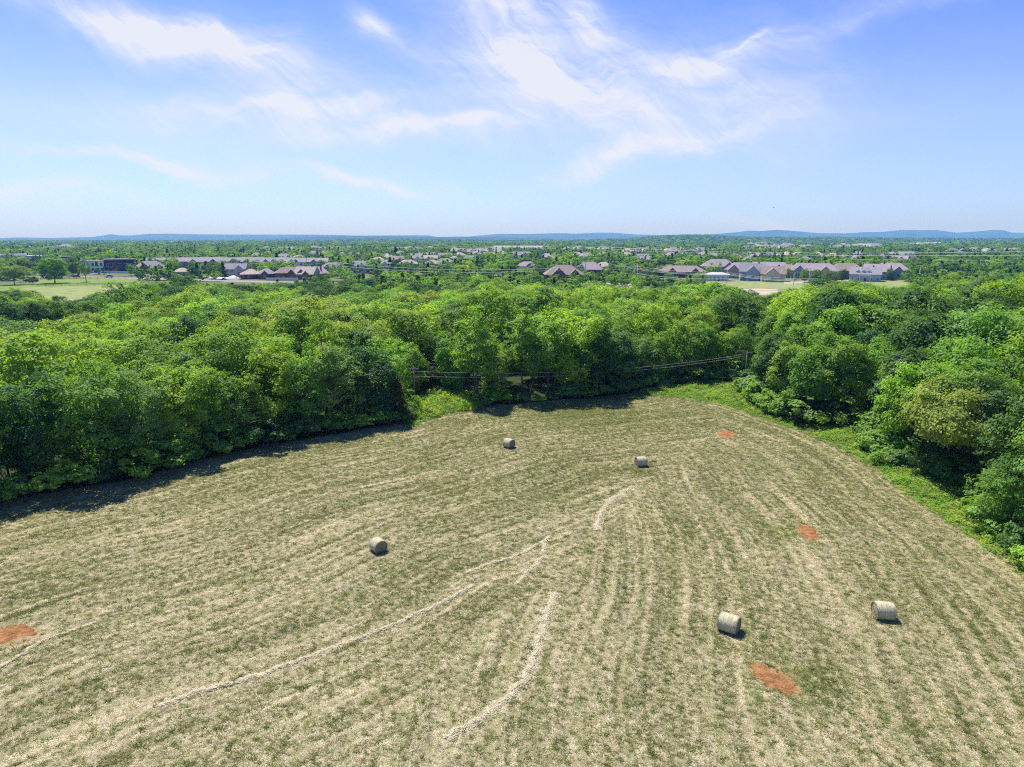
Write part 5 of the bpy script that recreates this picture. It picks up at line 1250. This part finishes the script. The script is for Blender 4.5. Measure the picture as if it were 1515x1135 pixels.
# covered heaps in the construction yard
rngh = np.random.default_rng(4)
for px, w, h, lab in [(306, 9, 1.7, 'pale heap of gravel at the left of the construction yard'), (325, 14, 1.3, 'long low white covered heap in the middle of the construction yard'), (345, 8, 1.9, 'rounded white covered heap at the right of the construction yard')]:
    p = at(px, 412); V, Fc = [], []; K, M = 8, 28
    for i in range(K + 1):
        f = i / K
        for j in range(M):
            a = 2 * math.pi * j / M; k = 1 + .15 * mnoise.noise(Vector((math.cos(a) * 2, math.sin(a) * 2, px)))
            V.append((math.cos(a) * w / 2 * f * k, math.sin(a) * 3 * f * k, h * (1 - f * f) * (1 + .25 * mnoise.noise(Vector((math.cos(a) * f * 4, math.sin(a) * f * 4, px)))) - .02))
    Fc = [(i * M + j, i * M + (j + 1) % M, (i + 1) * M + (j + 1) % M, (i + 1) * M + j) for i in range(K) for j in range(M)]
    ob = link('heap', fast_mesh('heap', V, [f[::-1] for f in Fc], 4, [WMT['white'] if px > 310 else CONC], smooth=True)); ob.location = p; tag(ob, lab, 'heap', 'heaps of the construction yard')
# soaring bird, a speck in the sky
BM = flat_mat('bird_feathers', (.03, .028, .025), .1, 3, .9)
bp = pt3(1144.5, 307, 210); root = empty('bird', bp, R(30)); tag(root, 'tiny dark bird soaring in the clear sky above the wooded ridge', 'bird')
mb = MB().tube([(0, -.24, 0), (0, -.12, .01), (0, .05, .01), (0, .2, 0), (0, .27, -.01)], [.015, .055, .06, .035, .012], 8)
for s in (-1, 1): mb.add([(s * .04, -.10, .03), (s * .35, -.12, .12), (s * .72, -.02, .10), (s * .36, .06, .11), (s * .04, .08, .03)], [(0, 1, 2, 3, 4) if s > 0 else (4, 3, 2, 1, 0)])
mb.add([(-.02, .2, 0), (.02, .2, 0), (.09, .38, 0), (-.09, .38, 0)], [(0, 1, 2, 3)]); mb.build('body', BM, root)
def build_far_woods():
    rng = np.random.default_rng(91)
    P, S, Va, T = [], [], [], []
    cols = [(.135, .275, .026), (.090, .200, .024), (.050, .130, .026), (.17, .29, .040), (.10, .19, .050), (.22, .32, .045)]
    d = 232.0
    roadp, pastp = ROAD, PASTURE
    while d < 6600:
        sp = 6.6 if d < 420 else 7.2 if d < 1250 else 7.2 * (d / 1250)
        n = int(1.78 * d / sp); u = (np.arange(n) + rng.uniform(-.45, .45, n)) * sp / d - .89
        dd = d + rng.uniform(-.5, .5, n) * sp; px = CX + u * F
        x = u * dd; v = ((H) / dd - SP) / CP; y = dd * (CP - v * SP)
        r = rng.uniform(0, 1, n); big = np.array([mnoise.noise(Vector((a * .012, b * .012 * (1 if d < 1500 else .35), 2))) for a, b in zip(x, y)])
        dens = np.full(n, .93)
        if 430 < d < 950: dens = np.clip(.50 + .55 * big, .15, .95)
        elif 950 <= d < 1500: dens = np.clip(.72 + .5 * big, .3, 1)
        ok = r < dens
        for (a, b, d0, d1, some) in CLEAR: ok &= ~((px > a) & (px < b) & (dd > d0) & (dd < d1) & (rng.uniform(0, 1, n) >= some))
        ok &= ~in_poly(np.stack([x, y], 1), roadp) & ~in_poly(np.stack([x, y], 1), pastp)
        if d < 420:
            in_f = in_poly(np.stack([x, y], 1), FOREST_POLY) | in_poly(np.stack([x, y], 1), DARKROW_POLY); ok &= ~in_f
            ok &= ~((px > 1040) & (px < 1350) & (dd > 325) & (dd < 420)); ok &= ~((px < 215) & (dd < 500)); ok &= ~((px > 215) & (px < 560) & (dd > 330) & (dd < 420))
        for i in np.nonzero(ok)[0]:
            h = rng.normal(10.2, 1.6) if d > 950 else rng.normal(8.6, 1.9)
            if d < 330: h = rng.normal(9.6, 1.2) - (2.0 if 200 < px[i] < 520 else 0)
            elif d < 430: h = rng.normal(5.6, 1.4)
            if d < 330 and px[i] < 1350: h = min(h, float(top_cap(px[i], d)) + rng.uniform(-.8, .2))
            if h < 2.6: continue
            h = float(np.clip(h, 2.6, 16)); w = sp / 7.2
            P.append((x[i], y[i], float(near_hill(x[i], y[i])))); S.append((h / 12 * (.37 + .88 * w), h / 12 * (.37 + .88 * w), h / 12 * (1 + .06 * (w - 1))))
            vv = 3 if rng.uniform() < .04 else int(rng.integers(3)); Va.append(vv)
            k = cols[int(np.clip(rng.normal(2.1 - 1.8 * big[i], 1.5), 0, 5))] if vv < 3 else cols[2]; j = rng.uniform(.85, 1.2); T.append((k[0] * j * 1.3, k[1] * j * 1.25, k[2] * j * 1.3))
        d += sp * .95
    print('far trees', len(P))
    scatter('distant_woodland', P, rng.uniform(0, 6.28, len(P)), S, Va, T, far_sources(), [LEAF_INS], label='far woods and street trees spreading to the horizon', cat='woodland')
build_far_woods()

def build_ridges():
    m = flat_mat('far_hillside', (.045, .075, .030), .3, .004, .95, .05)
    def ridge(prof, dist, width, seed):
        xs = np.arange(prof[0][0], prof[-1][0] + 1, 4.0); ys = np.interp(xs, [p[0] for p in prof], [p[1] for p in prof]); K = 9; V = []
        for px, py in zip(xs, ys):
            n = mnoise.noise(Vector((px * .05, seed, 0))) * .5 + mnoise.noise(Vector((px * .17, seed, 3))) * .3
            top = H + (353 - py) * 1.12 / F * dist + .5 * n / F * dist
            for k in range(K):
                q = k / (K - 1) * 2 - 1; hh = top * (1 - abs(q) ** 1.4) * (1 + .12 * mnoise.noise(Vector((px * .03, q * 3, seed))) * (abs(q) > .01)); dd = dist + q * width
                V.append(((px - CX) / F * dd, dd, max(hh, -.5) - (2 if abs(q) > .99 else 0)))
        n = len(xs); Fc = [(i * K + k, (i + 1) * K + k, (i + 1) * K + k + 1, i * K + k + 1) for i in range(n - 1) for k in range(K - 1)]
        tag(link('hills', fast_mesh('hills', V, Fc, 4, [m], smooth=True)), kind='structure')
    ridge([(-500, 350), (-200, 351), (0, 353), (40, 351.5), (70, 352), (95, 352.3), (150, 351), (165, 349.3), (178, 347.3), (192, 349), (205, 349.2), (230, 347.2), (260, 346.8), (300, 347.6), (350, 348), (400, 348), (460, 348), (500, 348.3), (530, 349.3), (600, 349), (635, 348.8), (650, 351), (690, 351),
           (715, 348.8), (740, 347.2), (780, 347.2), (830, 346.2), (850, 347), (885, 345.2), (905, 345.8), (940, 348), (1000, 349)], 12500, 1500, 1)
    ridge([(960, 352), (1040, 348), (1078, 345.4), (1100, 343), (1118, 343.6), (1140, 342), (1160, 343), (1200, 346.2), (1240, 346.5), (1270, 344.8), (1290, 344.8), (1310, 343), (1325, 342), (1345, 342.4), (1370, 342.2), (1400, 345.6), (1425, 344.4), (1452, 342), (1468, 342.8), (1480, 345.6), (1500, 345.8), (1600, 344), (1800, 347), (2000, 349)], 11000, 1300, 2)
    ridge([(380, 354), (440, 352), (480, 350.6), (520, 350), (560, 349.8), (600, 350.6), (640, 351.2), (680, 350.5), (720, 351.2), (780, 352), (840, 353.5)], 7600, 900, 5)
build_ridges()

def build_haze():
    m = bpy.data.materials.new('haze_air'); m.use_nodes = True; t = NT(m.node_tree); t.n.clear()
    out = t.new('ShaderNodeOutputMaterial'); v = t.new('ShaderNodeVolumePrincipled')
    v.inputs['Color'].default_value = HAZE_COL; v.inputs['Density'].default_value = HAZE_DENS; v.inputs['Absorption Color'].default_value = (1, 1, 1, 1); v.inputs['Anisotropy'].default_value = 0.0
    t.l.new(v.outputs[0], out.inputs['Volume']); m.cycles.volume_sampling = 'DISTANCE'
    me = MB().box(-24000, 24000, -300, 14300, -1.5, 152).mesh('haze', m)
    tag(link('haze', me), 'thin blue haze lying over the whole countryside', 'haze', None, 'stuff')
HAZE_COL = (.12, .38, 1.0, 1); HAZE_DENS = 1.15e-4
build_haze()
